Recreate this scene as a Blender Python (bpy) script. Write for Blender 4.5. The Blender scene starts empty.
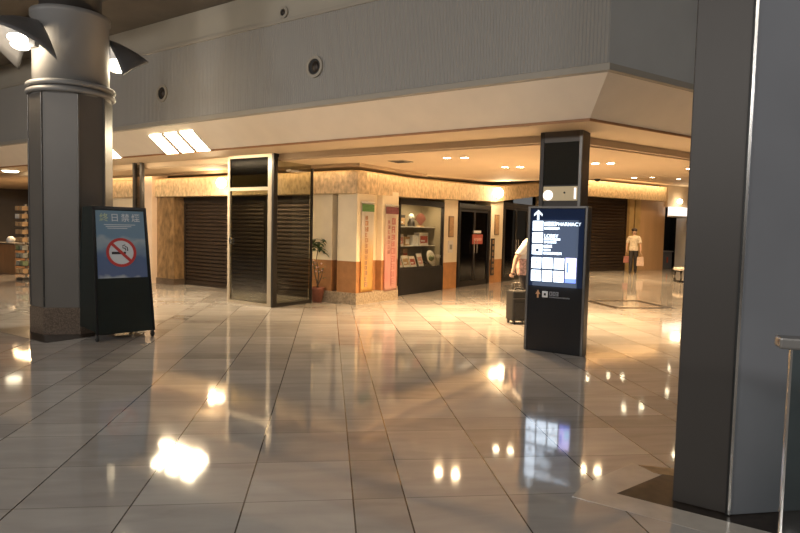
import bpy, bmesh, math, random
from mathutils import Vector, Matrix
random.seed(7)
PI = math.pi
scn = bpy.context.scene
COL = scn.collection
A = math.radians(34)                       # building axis "a" (into the shop), "b" along the front
AV = Vector((math.sin(A), math.cos(A), 0)); BV = Vector((math.cos(A), -math.sin(A), 0))
CA = math.radians(57)
CV = Vector((math.sin(CA), math.cos(CA), 0)); CN = Vector((-math.cos(CA), math.sin(CA), 0))   # CN points into the building
ROT = -A                                   # local x = b, local y = a
ROTC = PI/2 - CA                           # local x = c, local y = CN
def B(t, s, z=0.0): return AV*s + BV*t + Vector((0, 0, z))
O2 = Vector((6.07, 22.35, 0))
FC = Vector((2.11, 6.43, 0))               # fascia corner

# ------------------------------------------------------------------ materials
def mat(name, col, rough=.6, metal=0., spec=.5, var=0., scale=6., bump=0., bscale=40., emit=None, estr=0., stretch=None, coat=0.):
    m = bpy.data.materials.new(name); m.use_nodes = True
    nt = m.node_tree; N = nt.nodes; L = nt.links
    p = N['Principled BSDF']
    p.inputs['Base Color'].default_value = (*col, 1)
    p.inputs['Roughness'].default_value = rough
    p.inputs['Metallic'].default_value = metal
    p.inputs['Specular IOR Level'].default_value = spec
    p.inputs['Coat Weight'].default_value = coat
    tc = N.new('ShaderNodeTexCoord')
    vec = tc.outputs['Object']
    if stretch:
        mp = N.new('ShaderNodeMapping'); mp.inputs['Scale'].default_value = stretch
        L.new(vec, mp.inputs['Vector']); vec = mp.outputs['Vector']
    if var > 0:
        n = N.new('ShaderNodeTexNoise'); n.inputs['Scale'].default_value = scale; n.inputs['Detail'].default_value = 5
        L.new(vec, n.inputs['Vector'])
        mx = N.new('ShaderNodeMix'); mx.data_type = 'RGBA'
        mx.inputs['A'].default_value = (*[max(0, c*(1-var)) for c in col], 1)
        mx.inputs['B'].default_value = (*[min(1, c*(1+var)) for c in col], 1)
        rp = N.new('ShaderNodeMapRange'); rp.inputs['From Min'].default_value = .3; rp.inputs['From Max'].default_value = .7
        L.new(n.outputs['Fac'], rp.inputs['Value']); L.new(rp.outputs['Result'], mx.inputs['Factor'])
        L.new(mx.outputs['Result'], p.inputs['Base Color'])
    if bump > 0:
        n2 = N.new('ShaderNodeTexNoise'); n2.inputs['Scale'].default_value = bscale; n2.inputs['Detail'].default_value = 4
        L.new(vec, n2.inputs['Vector'])
        b = N.new('ShaderNodeBump'); b.inputs['Strength'].default_value = bump; b.inputs['Distance'].default_value = .02
        L.new(n2.outputs['Fac'], b.inputs['Height']); L.new(b.outputs['Normal'], p.inputs['Normal'])
    if emit:
        p.inputs['Emission Color'].default_value = (*emit, 1); p.inputs['Emission Strength'].default_value = estr
    return m

def glass(name, tint=(.9, .92, .9), gloss=.25, rough=.03, fk=1.):
    m = bpy.data.materials.new(name); m.use_nodes = True
    nt = m.node_tree; N = nt.nodes; L = nt.links
    for n in list(N): N.remove(n)
    o = N.new('ShaderNodeOutputMaterial'); mx = N.new('ShaderNodeMixShader')
    t = N.new('ShaderNodeBsdfTransparent'); t.inputs['Color'].default_value = (*tint, 1)
    g = N.new('ShaderNodeBsdfGlossy'); g.inputs['Roughness'].default_value = rough
    fr = N.new('ShaderNodeFresnel'); fr.inputs['IOR'].default_value = 1.5
    ad = N.new('ShaderNodeMath'); ad.operation = 'ADD'; ad.use_clamp = True; ad.inputs[1].default_value = gloss
    ge = N.new('ShaderNodeNewGeometry'); iv = N.new('ShaderNodeMath'); iv.operation = 'SUBTRACT'; iv.inputs[0].default_value = 1; L.new(ge.outputs['Backfacing'], iv.inputs[1])
    mu = N.new('ShaderNodeMath'); mu.operation = 'MULTIPLY'; fm = N.new('ShaderNodeMath'); fm.operation = 'MULTIPLY'; fm.inputs[1].default_value = fk
    L.new(fr.outputs[0], fm.inputs[0])
    L.new(fm.outputs[0], ad.inputs[0]); L.new(ad.outputs[0], mu.inputs[0]); L.new(iv.outputs[0], mu.inputs[1]); L.new(mu.outputs[0], mx.inputs['Fac'])
    L.new(t.outputs[0], mx.inputs[1]); L.new(g.outputs[0], mx.inputs[2]); L.new(mx.outputs[0], o.inputs['Surface'])
    return m

def floor_mat():
    m = bpy.data.materials.new('polished_marble_tiles'); m.use_nodes = True
    nt = m.node_tree; N = nt.nodes; L = nt.links; p = N['Principled BSDF']
    tc = N.new('ShaderNodeTexCoord'); sx = N.new('ShaderNodeSeparateXYZ'); L.new(tc.outputs['Object'], sx.inputs[0])
    def M(op, a, b=None, c=None):
        n = N.new('ShaderNodeMath'); n.operation = op
        for i, v in enumerate((a, b, c)):
            if v is None: continue
            if isinstance(v, (int, float)): n.inputs[i].default_value = v
            else: L.new(v, n.inputs[i])
        return n.outputs[0]
    def axis(v, o, per, strip, tile):
        w0 = M('SUBTRACT', v, o); idx = M('FLOOR', M('DIVIDE', w0, per)); w = M('SUBTRACT', w0, M('MULTIPLY', idx, per))
        iss = M('LESS_THAN', w, strip)
        q = M('DIVIDE', M('SUBTRACT', w, strip), tile); qi = M('FLOOR', q); qf = M('MULTIPLY', M('SUBTRACT', q, qi), tile)
        dt = M('MINIMUM', qf, M('SUBTRACT', tile, qf)); ds = M('MINIMUM', w, M('SUBTRACT', strip, w))
        d = M('ADD', M('MULTIPLY', iss, M('ABSOLUTE', ds)), M('MULTIPLY', M('SUBTRACT', 1, iss), dt))
        cell = M('ADD', M('MULTIPLY', idx, 7), M('ADD', qi, M('MULTIPLY', iss, 3.5)))
        return iss, d, cell
    iu, du, cu = axis(sx.outputs[0], .15, 2.56, .28, .57)
    iv, dv, cv = axis(sx.outputs[1], 4.28, 2.46, .28, .545)
    line = M('MAXIMUM', M('MULTIPLY', M('LESS_THAN', du, .0042), 1.0), M('MULTIPLY', M('LESS_THAN', dv, .0028), .55))
    cb = N.new('ShaderNodeCombineXYZ'); L.new(cu, cb.inputs[0]); L.new(cv, cb.inputs[1])
    wn = N.new('ShaderNodeTexWhiteNoise'); wn.noise_dimensions = '2D'; L.new(cb.outputs[0], wn.inputs['Vector'])
    nz = N.new('ShaderNodeTexNoise'); nz.inputs['Scale'].default_value = 2.2; nz.inputs['Detail'].default_value = 8; nz.inputs['Distortion'].default_value = .6
    off = N.new('ShaderNodeVectorMath'); off.operation = 'ADD'; sc = N.new('ShaderNodeVectorMath'); sc.operation = 'MULTIPLY'
    sc.inputs[1].default_value = (5.1, 3.7, 0); L.new(cb.outputs[0], sc.inputs[0])
    st = N.new('ShaderNodeVectorMath'); st.operation = 'MULTIPLY'; st.inputs[1].default_value = (.8, 3.2, 1); L.new(tc.outputs['Object'], st.inputs[0])
    L.new(st.outputs[0], off.inputs[0]); L.new(sc.outputs[0], off.inputs[1]); L.new(off.outputs[0], nz.inputs['Vector'])
    f = M('ADD', M('MULTIPLY', wn.outputs['Value'], .42), M('MULTIPLY', nz.outputs['Fac'], .7))
    f = M('SUBTRACT', f, M('MULTIPLY', M('MAXIMUM', iu, iv), .12))
    cr = N.new('ShaderNodeValToRGB'); L.new(f, cr.inputs[0]); e = cr.color_ramp.elements
    e[0].position = .1; e[0].color = (.27, .25, .235, 1); e[1].position = .95; e[1].color = (.53, .51, .485, 1)
    mx = N.new('ShaderNodeMix'); mx.data_type = 'RGBA'; L.new(line, mx.inputs['Factor']); L.new(cr.outputs[0], mx.inputs['A']); mx.inputs['B'].default_value = (.07, .055, .045, 1)
    L.new(mx.outputs['Result'], p.inputs['Base Color'])
    rn = N.new('ShaderNodeTexNoise'); rn.inputs['Scale'].default_value = 1.5; L.new(tc.outputs['Object'], rn.inputs['Vector'])
    L.new(M('ADD', M('MULTIPLY', rn.outputs['Fac'], .05), .035), p.inputs['Roughness'])
    p.inputs['Specular IOR Level'].default_value = .75
    return m

def ribs_mat():
    m = mat('ribbed_panel', (.36, .34, .31), .45, 0, .4)
    nt = m.node_tree; N = nt.nodes; L = nt.links; p = N['Principled BSDF']
    tc = N.new('ShaderNodeTexCoord'); w = N.new('ShaderNodeTexWave'); w.inputs['Scale'].default_value = 8.0; w.bands_direction = 'X'
    L.new(tc.outputs['Object'], w.inputs['Vector'])
    b = N.new('ShaderNodeBump'); b.inputs['Strength'].default_value = .55; b.inputs['Distance'].default_value = .02
    L.new(w.outputs['Color'], b.inputs['Height']); L.new(b.outputs['Normal'], p.inputs['Normal'])
    return m

M_ = {}
def mk(k, *a, **kw): M_[k] = mat(k, *a, **kw)
M_['floor'] = floor_mat(); M_['ribs'] = ribs_mat()
mk('fascia_plain', (.50, .50, .485), .5, var=.04, scale=2)
mk('fascia_upper', (.42, .38, .31), .6, var=.04, scale=2)
mk('fascia_trim', (.38, .34, .28), .5)
mk('cove_cream', (.84, .74, .61), .6, var=.03, scale=3)
mk('lip_cream', (.62, .50, .36), .6)
mk('hall_ceiling', (.66, .52, .36), .7, var=.03, scale=2)
mk('atrium_ceiling', (.16, .14, .12), .7, var=.15, scale=1.5)
mk('plaster', (.60, .46, .28), .75, var=.32, scale=16, bump=.5, bscale=22, stretch=(1, 1, .6))
mk('cream_wall', (.82, .72, .53), .6, var=.04, scale=4)
mk('pink_cream', (.70, .55, .42), .6, var=.05, scale=4)
mk('terracotta_wall', (.38, .18, .07), .5, var=.12, scale=8)
mk('orange_wall', (.50, .24, .085), .5, var=.1, scale=8)
mk('stone_base', (.34, .27, .19), .35, var=.4, scale=25)
mk('brown_marble', (.25, .16, .08), .3, var=.5, scale=9, stretch=(1, 1, .5))
mk('granite', (.13, .095, .07), .25, var=.4, scale=60)
mk('dark_inlay', (.03, .022, .017), .3, 0, .25, var=.5, scale=18)
mk('pale_inlay', (.52, .48, .43), .1, var=.15, scale=5)
mk('shutter', (.07, .05, .038), .38, .6, var=.1, scale=3)
mk('shutter_rail', (.05, .038, .03), .4, .5)
mk('void', (.012, .011, .011), .8)
mk('column_grey', (.12, .108, .095), .42, .1, var=.06, scale=2)
mk('column_side', (.052, .045, .040), .45, .1, var=.05, scale=1.5)  # dark parts; on the right pillar's side the dimmer light is painted in
mk('column_cool_lit', (.30, .315, .35), .30, .25, var=.07, scale=1.2)  # cool light on the right pillar's front face painted into the tone
mk('drum_grey', (.24, .235, .23), .5, .1, var=.04, scale=2)
mk('chrome', (.75, .74, .72), .18, 1.)
mk('steel', (.50, .44, .35), .35, .35, var=.05, scale=5)
mk('rail_steel', (.30, .29, .28), .35, .7)
mk('gasket', (.015, .015, .015), .5)
mk('petal', (.15, .15, .155), .45, .3)
mk('lamp_white', (.9, .9, .88), .4, emit=(1, .93, .8), estr=4)
mk('lamp_strip', (.9, .9, .88), .4, emit=(1, .84, .56), estr=18)
mk('lamp_down', (.9, .9, .88), .4, emit=(1, .86, .58), estr=25)
mk('lamp_globe', (.9, .9, .88), .4, emit=(1, .86, .6), estr=6)
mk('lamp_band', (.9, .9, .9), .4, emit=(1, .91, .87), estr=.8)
mk('white_trim', (.8, .76, .68), .5)
mk('board_green', (.006, .012, .011), .4, var=.2, scale=3)
mk('rubber', (.02, .02, .02), .6)
mk('poster_white', (.66, .72, .78), .5)
mk('poster_red', (.50, .05, .05), .5)
mk('poster_black', (.03, .03, .04), .5)
mk('poster_green', (.50, .60, .42), .5)
mk('kiosk_black', (.018, .018, .02), .22, spec=.5)
mk('kiosk_rim', (.20, .19, .18), .35, .8)
mk('screen_dark', (.006, .009, .02), .1, emit=(.02, .035, .085), estr=.22)
mk('screen_white', (.8, .85, .9), .3, emit=(.80, .90, 1), estr=.75)
mk('screen_text', (.8, .85, .9), .3, emit=(.75, .87, 1), estr=.62)
mk('screen_blue', (.1, .15, .6), .3, emit=(.10, .16, .62), estr=.5)
mk('screen_cyan', (.3, .6, .8), .3, emit=(.45, .68, .95), estr=.5)
mk('screen_lilac', (.6, .5, .9), .3, emit=(.68, .58, .98), estr=.5)
mk('print_orange', (.62, .33, .16), .5)
mk('print_white', (.75, .75, .75), .5)
mk('print_grey', (.3, .31, .34), .5)
mk('mirror_dark', (.03, .03, .026), .08, spec=.6)
mk('beige_reflection', (.48, .40, .28), .4, emit=(.55, .42, .22), estr=.22)  # reflected hall glow put into colour and emission
mk('black_frame', (.018, .015, .013), .35)
mk('case_black', (.014, .013, .014), .3, var=.3, scale=4)
mk('case_back', (.36, .30, .20), .6, var=.06, scale=4)
mk('wood_panel', (.56, .37, .21), .45, var=.08, scale=3, stretch=(1, 1, .12))
mk('gold_jamb', (.60, .43, .20), .3, .3, var=.1, scale=4)
mk('white_paint', (.75, .75, .74), .5)
mk('terracotta', (.22, .075, .045), .5, var=.15, scale=20)
mk('soil', (.05, .035, .025), .9)
mk('leaf', (.045, .09, .03), .45, var=.3, scale=20)
mk('flower', (.62, .42, .40), .6)
mk('bark', (.12, .08, .05), .8)
mk('banner_cloth', (.78, .66, .54), .7)
mk('skin', (.62, .40, .29), .5)
mk('hair_dark', (.03, .02, .017), .6)
mk('hair_grey', (.5, .48, .45), .6)
mk('shirt_cream', (.74, .66, .53), .8, var=.18, scale=14)
mk('shirt_white', (.80, .76, .72), .8, var=.05, scale=20)
mk('skirt_pink', (.52, .33, .28), .8, var=.5, scale=28)
mk('trouser_dark', (.035, .03, .03), .8)
mk('shoe', (.03, .025, .025), .5)
mk('bag_pale', (.62, .47, .38), .7, var=.2, scale=20)
mk('bag_red', (.30, .12, .10), .7)
mk('case_fabric', (.017, .017, .018), .55, var=.2, scale=30)
mk('counter_wood', (.28, .14, .06), .4, var=.2, scale=6, stretch=(1, 1, .2))
mk('shelf_dark', (.045, .035, .028), .5)
mk('slate_blue', (.13, .15, .19), .5)
mk('cushion_white', (.75, .68, .60), .6)
M_['glass_clear'] = glass('glass_clear', (.86, .87, .84), .10)
M_['glass_screen'] = glass('glass_screen', (.62, .62, .54), .20)
M_['glass_side'] = glass('glass_side', (.80, .80, .74), .02, .03, .25)
M_['glass_dark'] = glass('glass_dark', (.34, .31, .27), .05)
M_['glass_header'] = glass('glass_header', (.11, .11, .08), .0, .2, .06)
M_['glass_rail'] = glass('glass_rail', (.62, .68, .68), .03)

def poster_mat():
    m = mat('poster_sky', (.2, .3, .45), .5); nt = m.node_tree; N = nt.nodes; L = nt.links; p = N['Principled BSDF']
    tc = N.new('ShaderNodeTexCoord'); sx = N.new('ShaderNodeSeparateXYZ'); L.new(tc.outputs['Object'], sx.inputs[0])
    nz = N.new('ShaderNodeTexNoise'); nz.inputs['Scale'].default_value = 5; L.new(tc.outputs['Object'], nz.inputs['Vector'])
    ma = N.new('ShaderNodeMath'); ma.operation = 'MULTIPLY_ADD'; ma.inputs[1].default_value = .22; L.new(nz.outputs['Fac'], ma.inputs[0]); L.new(sx.outputs[2], ma.inputs[2])
    mr = N.new('ShaderNodeMapRange'); mr.inputs['From Min'].default_value = .77; mr.inputs['From Max'].default_value = 1.7; L.new(ma.outputs[0], mr.inputs['Value'])
    cr = N.new('ShaderNodeValToRGB'); L.new(mr.outputs[0], cr.inputs[0]); e = cr.color_ramp.elements
    e[0].position = 0; e[0].color = (.24, .29, .34, 1); e[1].position = 1; e[1].color = (.18, .30, .42, 1)
    for ps, c in ((.10, (.40, .46, .52, 1)), (.14, (.10, .15, .30, 1)), (.40, (.09, .15, .30, 1)), (.52, (.24, .34, .44, 1)), (.60, (.33, .41, .49, 1)), (.66, (.16, .28, .42, 1))):
        x = e.new(ps); x.color = c
    L.new(cr.outputs[0], p.inputs['Base Color']); return m
M_['poster_sky'] = poster_mat()

def banner_mat(name, stops):
    m = mat(name, (.8, .7, .6), .7); nt = m.node_tree; N = nt.nodes; L = nt.links; p = N['Principled BSDF']
    tc = N.new('ShaderNodeTexCoord'); sx = N.new('ShaderNodeSeparateXYZ'); L.new(tc.outputs['Object'], sx.inputs[0])
    nz = N.new('ShaderNodeTexNoise'); nz.inputs['Scale'].default_value = 9; L.new(tc.outputs['Object'], nz.inputs['Vector'])
    ma = N.new('ShaderNodeMath'); ma.operation = 'MULTIPLY_ADD'; ma.inputs[1].default_value = .18; L.new(nz.outputs['Fac'], ma.inputs[0]); L.new(sx.outputs[2], ma.inputs[2])
    mr = N.new('ShaderNodeMapRange'); mr.inputs['From Min'].default_value = .29; mr.inputs['From Max'].default_value = 2.0; L.new(ma.outputs[0], mr.inputs['Value'])
    cr = N.new('ShaderNodeValToRGB'); L.new(mr.outputs[0], cr.inputs[0]); e = cr.color_ramp.elements
    e[0].position, e[0].color = stops[0][0], (*stops[0][1], 1); e[1].position, e[1].color = stops[-1][0], (*stops[-1][1], 1)
    for ps, c in stops[1:-1]:
        x = e.new(ps); x.color = (*c, 1)
    L.new(cr.outputs[0], p.inputs['Base Color']); return m
M_['banner_orange'] = banner_mat('banner_orange', [(0, (.80, .50, .15)), (.3, (.82, .52, .18)), (.52, (.82, .64, .38)), (.68, (.84, .78, .70)), (1, (.84, .80, .74))])
M_['banner_pink'] = banner_mat('banner_pink', [(0, (.70, .42, .34)), (.15, (.80, .40, .36)), (.45, (.82, .50, .44)), (.7, (.84, .72, .60)), (1, (.84, .78, .68))])

# ------------------------------------------------------------------ mesh helpers
class MB:
    def __init__(s): s.bm = bmesh.new()
    def _new(s, verts, faces, mi=0, smooth=False):
        vs = [s.bm.verts.new(v) for v in verts]; out = []
        for f in faces:
            try:
                fc = s.bm.faces.new([vs[i] for i in f]); fc.material_index = mi; fc.smooth = smooth; out.append(fc)
            except ValueError: pass
        return vs
    def box(s, x0, x1, y0, y1, z0, z1, mi=0):
        v = [(x, y, z) for z in (z0, z1) for x, y in ((x0, y0), (x1, y0), (x1, y1), (x0, y1))]
        s._new(v, [(0, 3, 2, 1), (4, 5, 6, 7), (0, 1, 5, 4), (1, 2, 6, 5), (2, 3, 7, 6), (3, 0, 4, 7)], mi); return s
    def hexa(s, lo, hi, mi=0):             # two quads of four points
        s._new(list(lo)+list(hi), [(0, 3, 2, 1), (4, 5, 6, 7), (0, 1, 5, 4), (1, 2, 6, 5), (2, 3, 7, 6), (3, 0, 4, 7)], mi); return s
    def prism(s, poly, z0, z1, mi=0):
        n = len(poly)
        s._new([(p[0], p[1], z0) for p in poly]+[(p[0], p[1], z1) for p in poly],
               [tuple(range(n))[::-1], tuple(range(n, 2*n))]+[(i, (i+1) % n, n+(i+1) % n, n+i) for i in range(n)], mi); return s
    def lathe(s, prof, seg=32, c=(0, 0), mi=0, smooth=True):
        n = len(prof); v = []
        for k in range(seg):
            a = 2*PI*k/seg
            for r, z in prof: v.append((c[0]+r*math.cos(a), c[1]+r*math.sin(a), z))
        f = [(k*n+i, ((k+1) % seg)*n+i, ((k+1) % seg)*n+i+1, k*n+i+1) for k in range(seg) for i in range(n-1)]
        s._new(v, f, mi, smooth); bmesh.ops.remove_doubles(s.bm, verts=s.bm.verts, dist=1e-5); return s
    def ball(s, c, r, mi=0, u=16, w=10):
        mtx = Matrix.Translation(c) @ Matrix.Diagonal((*r, 1))
        g = bmesh.ops.create_uvsphere(s.bm, u_segments=u, v_segments=w, radius=1, matrix=mtx)
        for v in g['verts']:
            for f in v.link_faces: f.material_index = mi; f.smooth = True
        return s
    def tube(s, pts, r, seg=10, mi=0, closed=False):
        pts = [Vector(p) for p in pts]; n = len(pts); rings = []
        for i, p in enumerate(pts):
            a = pts[i-1] if (i or closed) else p; b = pts[(i+1) % n] if (i < n-1 or closed) else p
            t = (b-a).normalized(); up = Vector((0, 0, 1)) if abs(t.z) < .95 else Vector((1, 0, 0))
            x = t.cross(up).normalized(); y = x.cross(t)
            rr = r[i] if isinstance(r, (list, tuple)) else r
            rings.append([p+x*rr*math.cos(2*PI*k/seg)+y*rr*math.sin(2*PI*k/seg) for k in range(seg)])
        v = [q for rg in rings for q in rg]
        f = [(i*seg+k, i*seg+(k+1) % seg, ((i+1) % n)*seg+(k+1) % seg, ((i+1) % n)*seg+k) for i in range(n if closed else n-1) for k in range(seg)]
        if not closed: f += [tuple(range(seg))[::-1], tuple(range((n-1)*seg, n*seg))]
        s._new(v, f, mi, True); return s
    def disc(s, c, r, axis='y', th=.01, seg=24, mi=0, r_in=None):
        """flat disc (or ring) with thickness, its face across axis"""
        def P(a, rr, h):
            x, y = rr*math.cos(a), rr*math.sin(a)
            q = {'y': (x, h, y), 'z': (x, y, h), 'x': (h, x, y)}[axis]
            return (c[0]+q[0], c[1]+q[1], c[2]+q[2])
        if r_in is None:
            v = [P(2*PI*k/seg, r, h) for h in (-th/2, th/2) for k in range(seg)]
            f = [tuple(range(seg)), tuple(range(seg, 2*seg))[::-1]]+[(k, seg+k, seg+(k+1) % seg, (k+1) % seg) for k in range(seg)]
        else:
            v = [P(2*PI*k/seg, rr, h) for rr in (r_in, r) for h in (-th/2, th/2) for k in range(seg)]
            def id(a, b, k): return (a*2+b)*seg+k % seg
            f = []
            for k in range(seg):
                for q in (((0, 0), (1, 0)), ((1, 0), (1, 1)), ((1, 1), (0, 1)), ((0, 1), (0, 0))):
                    f.append((id(*q[0], k), id(*q[1], k), id(*q[1], k+1), id(*q[0], k+1)))
        s._new(v, f, mi); return s
    def sweep(s, path, prof, mi=0):
        """closed profile of (inset, z) carried along a ground polyline with mitred corners; inset is to the left of the path"""
        P = [Vector((p[0], p[1], 0)) for p in path]; dz = [p[2] if len(p) > 2 else 0 for p in path]; n = len(P); m = []
        for i in range(n):
            ns = []
            if i: d = (P[i]-P[i-1]).normalized(); ns.append(Vector((-d.y, d.x, 0)))
            if i < n-1: d = (P[i+1]-P[i]).normalized(); ns.append(Vector((-d.y, d.x, 0)))
            if len(ns) == 2: v = (ns[0]+ns[1]); m.append(v/(1+ns[0].dot(ns[1])))
            else: m.append(ns[0])
        k = len(prof)
        v = [P[i]+m[i]*o+Vector((0, 0, z+dz[i])) for i in range(n) for o, z in prof]
        f = [(i*k+j, i*k+(j+1) % k, (i+1)*k+(j+1) % k, (i+1)*k+j) for i in range(n-1) for j in range(k)]
        f += [tuple(range(k)), tuple(range((n-1)*k, n*k))[::-1]]
        s._new(v, f, mi); return s
    def build(s, name, mats, parent=None, loc=None, rotz=None, bevel=0., rot=None):
        bmesh.ops.recalc_face_normals(s.bm, faces=s.bm.faces)
        me = bpy.data.meshes.new(name); s.bm.to_mesh(me); s.bm.free()
        for k in (mats if isinstance(mats, (list, tuple)) else [mats]): me.materials.append(M_[k] if isinstance(k, str) else k)
        o = bpy.data.objects.new(name, me); COL.objects.link(o)
        if parent: o.parent = parent
        if loc is not None: o.location = loc
        if rotz is not None: o.rotation_euler = (0, 0, rotz)
        if rot is not None: o.rotation_euler = rot
        if bevel:
            b = o.modifiers.new('bevel', 'BEVEL'); b.width = bevel; b.segments = 2; b.limit_method = 'ANGLE'
        return o

def tag(o, label, cat, group=None, kind=None):
    o['label'] = label; o['category'] = cat
    if group: o['group'] = group
    if kind: o['kind'] = kind
    return o
def thing(name, label, cat, loc=(0, 0, 0), rotz=0., group=None, kind=None):
    o = bpy.data.objects.new(name, None); o.empty_display_size = .1; COL.objects.link(o)
    o.location = loc; o.rotation_euler = (0, 0, rotz); return tag(o, label, cat, group, kind)
def struct(name, mb, mats, **k):
    o = mb.build(name, mats, **k); o['kind'] = 'structure'; return o
def dup(root, loc, label, rotz=None, group=None):
    r = root.copy(); COL.objects.link(r); r.location = loc; r['label'] = label
    if rotz is not None: r.rotation_euler = (0, 0, rotz)
    if group: r['group'] = group
    for ch in list(root.children):
        if ch.type == 'LIGHT': continue
        c = ch.copy(); COL.objects.link(c); c.parent = r
        for gch in list(ch.children):
            d = gch.copy(); COL.objects.link(d); d.parent = c
    return r
def text(name, body, size, m, parent, loc, rot, extrude=.001, align='LEFT'):
    cu = bpy.data.curves.new(name, 'FONT'); cu.body = body; cu.size = size; cu.extrude = extrude; cu.offset = size*.008; cu.align_x = align
    tmp = bpy.data.objects.new('tmp', cu); COL.objects.link(tmp); dg = bpy.context.evaluated_depsgraph_get()
    me = bpy.data.meshes.new_from_object(tmp.evaluated_get(dg)); bpy.data.objects.remove(tmp); bpy.data.curves.remove(cu)
    me.materials.clear(); me.materials.append(M_[m]); o = bpy.data.objects.new(name, me); COL.objects.link(o)
    o.parent = parent; o.location = loc; o.rotation_euler = rot; return o
def lamp(name, typ, loc, energy, col, size=.1, rot=None, **k):
    l = bpy.data.lights.new(name, typ); l.energy = energy; l.color = col
    if typ == 'AREA': l.shape = 'RECTANGLE'; l.size = size; l.size_y = k.get('sy', size)
    elif typ in ('POINT', 'SPOT'): l.shadow_soft_size = size
    if typ == 'SPOT': l.spot_size = k.get('cone', 2.4); l.spot_blend = k.get('blend', 1.)
    o = bpy.data.objects.new(name, l); COL.objects.link(o); o.location = loc
    if rot is not None: o.rotation_euler = rot
    return o
WARM = (1., .66, .34); WARM2 = (1., .74, .45)

# ------------------------------------------------------------------ camera
f, p_, r_ = 610., math.radians(3.5), math.radians(1.3)
Fw = Vector((0, math.cos(p_), -math.sin(p_))); U0 = Vector((0, math.sin(p_), math.cos(p_))); R0 = Vector((1, 0, 0))
Rt = R0*math.cos(r_)+U0*math.sin(r_); Up = U0*math.cos(r_)-R0*math.sin(r_)
cam = bpy.data.cameras.new('camera'); cam.sensor_width = 36; cam.lens = f/800*36; cam.clip_start = .05
co = bpy.data.objects.new('camera', cam); COL.objects.link(co)
co.matrix_world = Matrix(((Rt.x, Up.x, -Fw.x, 0), (Rt.y, Up.y, -Fw.y, 0), (Rt.z, Up.z, -Fw.z, 1.45), (0, 0, 0, 1)))
scn.camera = co

# ------------------------------------------------------------------ setting: floor
g = MB(); g._new([(-26, -6, 0), (26, -6, 0), (26, 40, 0), (-26, 40, 0)], [(0, 1, 2, 3)])
struct('floor', g, 'floor', rotz=math.radians(6.7))

# fascia, cove and lip around the building corner
path = [FC-BV*24, FC, FC+CV*13]
def two(p0, p1, prof, first):
    """one leg of the corner, mitred against the other leg"""
    m = MB(); m.sweep(path, prof); bm = m.bm
    # cut the other leg away along the mitre plane
    n1 = AV; n2 = CN; mv = (n1+n2).normalized(); cut = Vector((-mv.y, mv.x, 0))
    side = cut if cut.dot(CV) > 0 else -cut
    geom = bm.verts[:]+bm.edges[:]+bm.faces[:]
    bmesh.ops.bisect_plane(bm, geom=geom, plane_co=FC, plane_no=side, clear_outer=first, clear_inner=not first)
    return m
def to_local(m, rotz):                      # vertices were laid in world space: express them in a frame turned by rotz
    bmesh.ops.rotate(m.bm, verts=m.bm.verts, cent=(0, 0, 0), matrix=Matrix.Rotation(-rotz, 3, 'Z')); return m
struct('wall_front', to_local(two(0, 1, [(0, 3.17), (0, 4.42), (.3, 4.42), (.3, 3.17)], True), ROT), 'ribs', rotz=ROT)
struct('wall_right', two(0, 1, [(0, 3.17), (0, 6.2), (.3, 6.2), (.3, 3.17)], False), 'fascia_plain')
struct('trim_1', MB().sweep(path, [(-.03, 3.14), (-.03, 3.21), (.02, 3.23), (.02, 3.12)]), 'fascia_trim')
struct('trim_2', MB().sweep(path, [(0, 3.13), (.5, 2.75), (.5, 2.83), (.02, 3.17)]), 'cove_cream')
struct('trim_3', MB().sweep(path, [(.5, 2.735), (1.32, 2.735), (1.32, 2.64), (1.40, 2.64), (1.40, 2.84), (.5, 2.84)]), 'lip_cream')
struct('trim_4', MB().sweep(path, [(.49, 2.728), (.512, 2.728), (.512, 2.765), (.49, 2.765)]), 'terracotta_wall')
# upper wall over the fascia on the left, a slight set-back with a ledge line
struct('wall_front_upper', to_local(two(0, 1, [(.04, 4.46), (.04, 6.2), (.3, 6.2), (.3, 4.46)], True), ROT), 'fascia_upper', rotz=ROT)
struct('trim_5', to_local(two(0, 1, [(-.02, 4.40), (-.02, 4.455), (.2, 4.455), (.2, 4.40)], True), ROT), 'fascia_trim', rotz=ROT)

# hall ceiling: level over the front, rising towards the back
def ceilz(s): return 2.62 if s < 11 else (2.62+(s-11)*.20/4.5 if s < 15.5 else min(3.52, 2.82+(s-15.5)*.70/6.5))
m = MB(); S = [7.89, 8.5, 9.5, 11, 13.2, 15.5, 17, 19, 22, 26, 34]; T = [-26, -14, -7, -3, 0, 4, 10]
vs = [[m.bm.verts.new(B(t, s, ceilz(s))) for t in T] for s in S]
for i in range(len(S)-1):
    for j in range(len(T)-1): m.bm.faces.new((vs[i][j], vs[i+1][j], vs[i+1][j+1], vs[i][j+1]))
inn = FC+CN*1.385
bmesh.ops.bisect_plane(m.bm, geom=m.bm.verts[:]+m.bm.edges[:]+m.bm.faces[:], plane_co=inn, plane_no=-CN, clear_outer=True)
bmesh.ops.solidify(m.bm, geom=m.bm.faces[:], thickness=.06)
struct('ceiling_hall', m, 'hall_ceiling')
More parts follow.
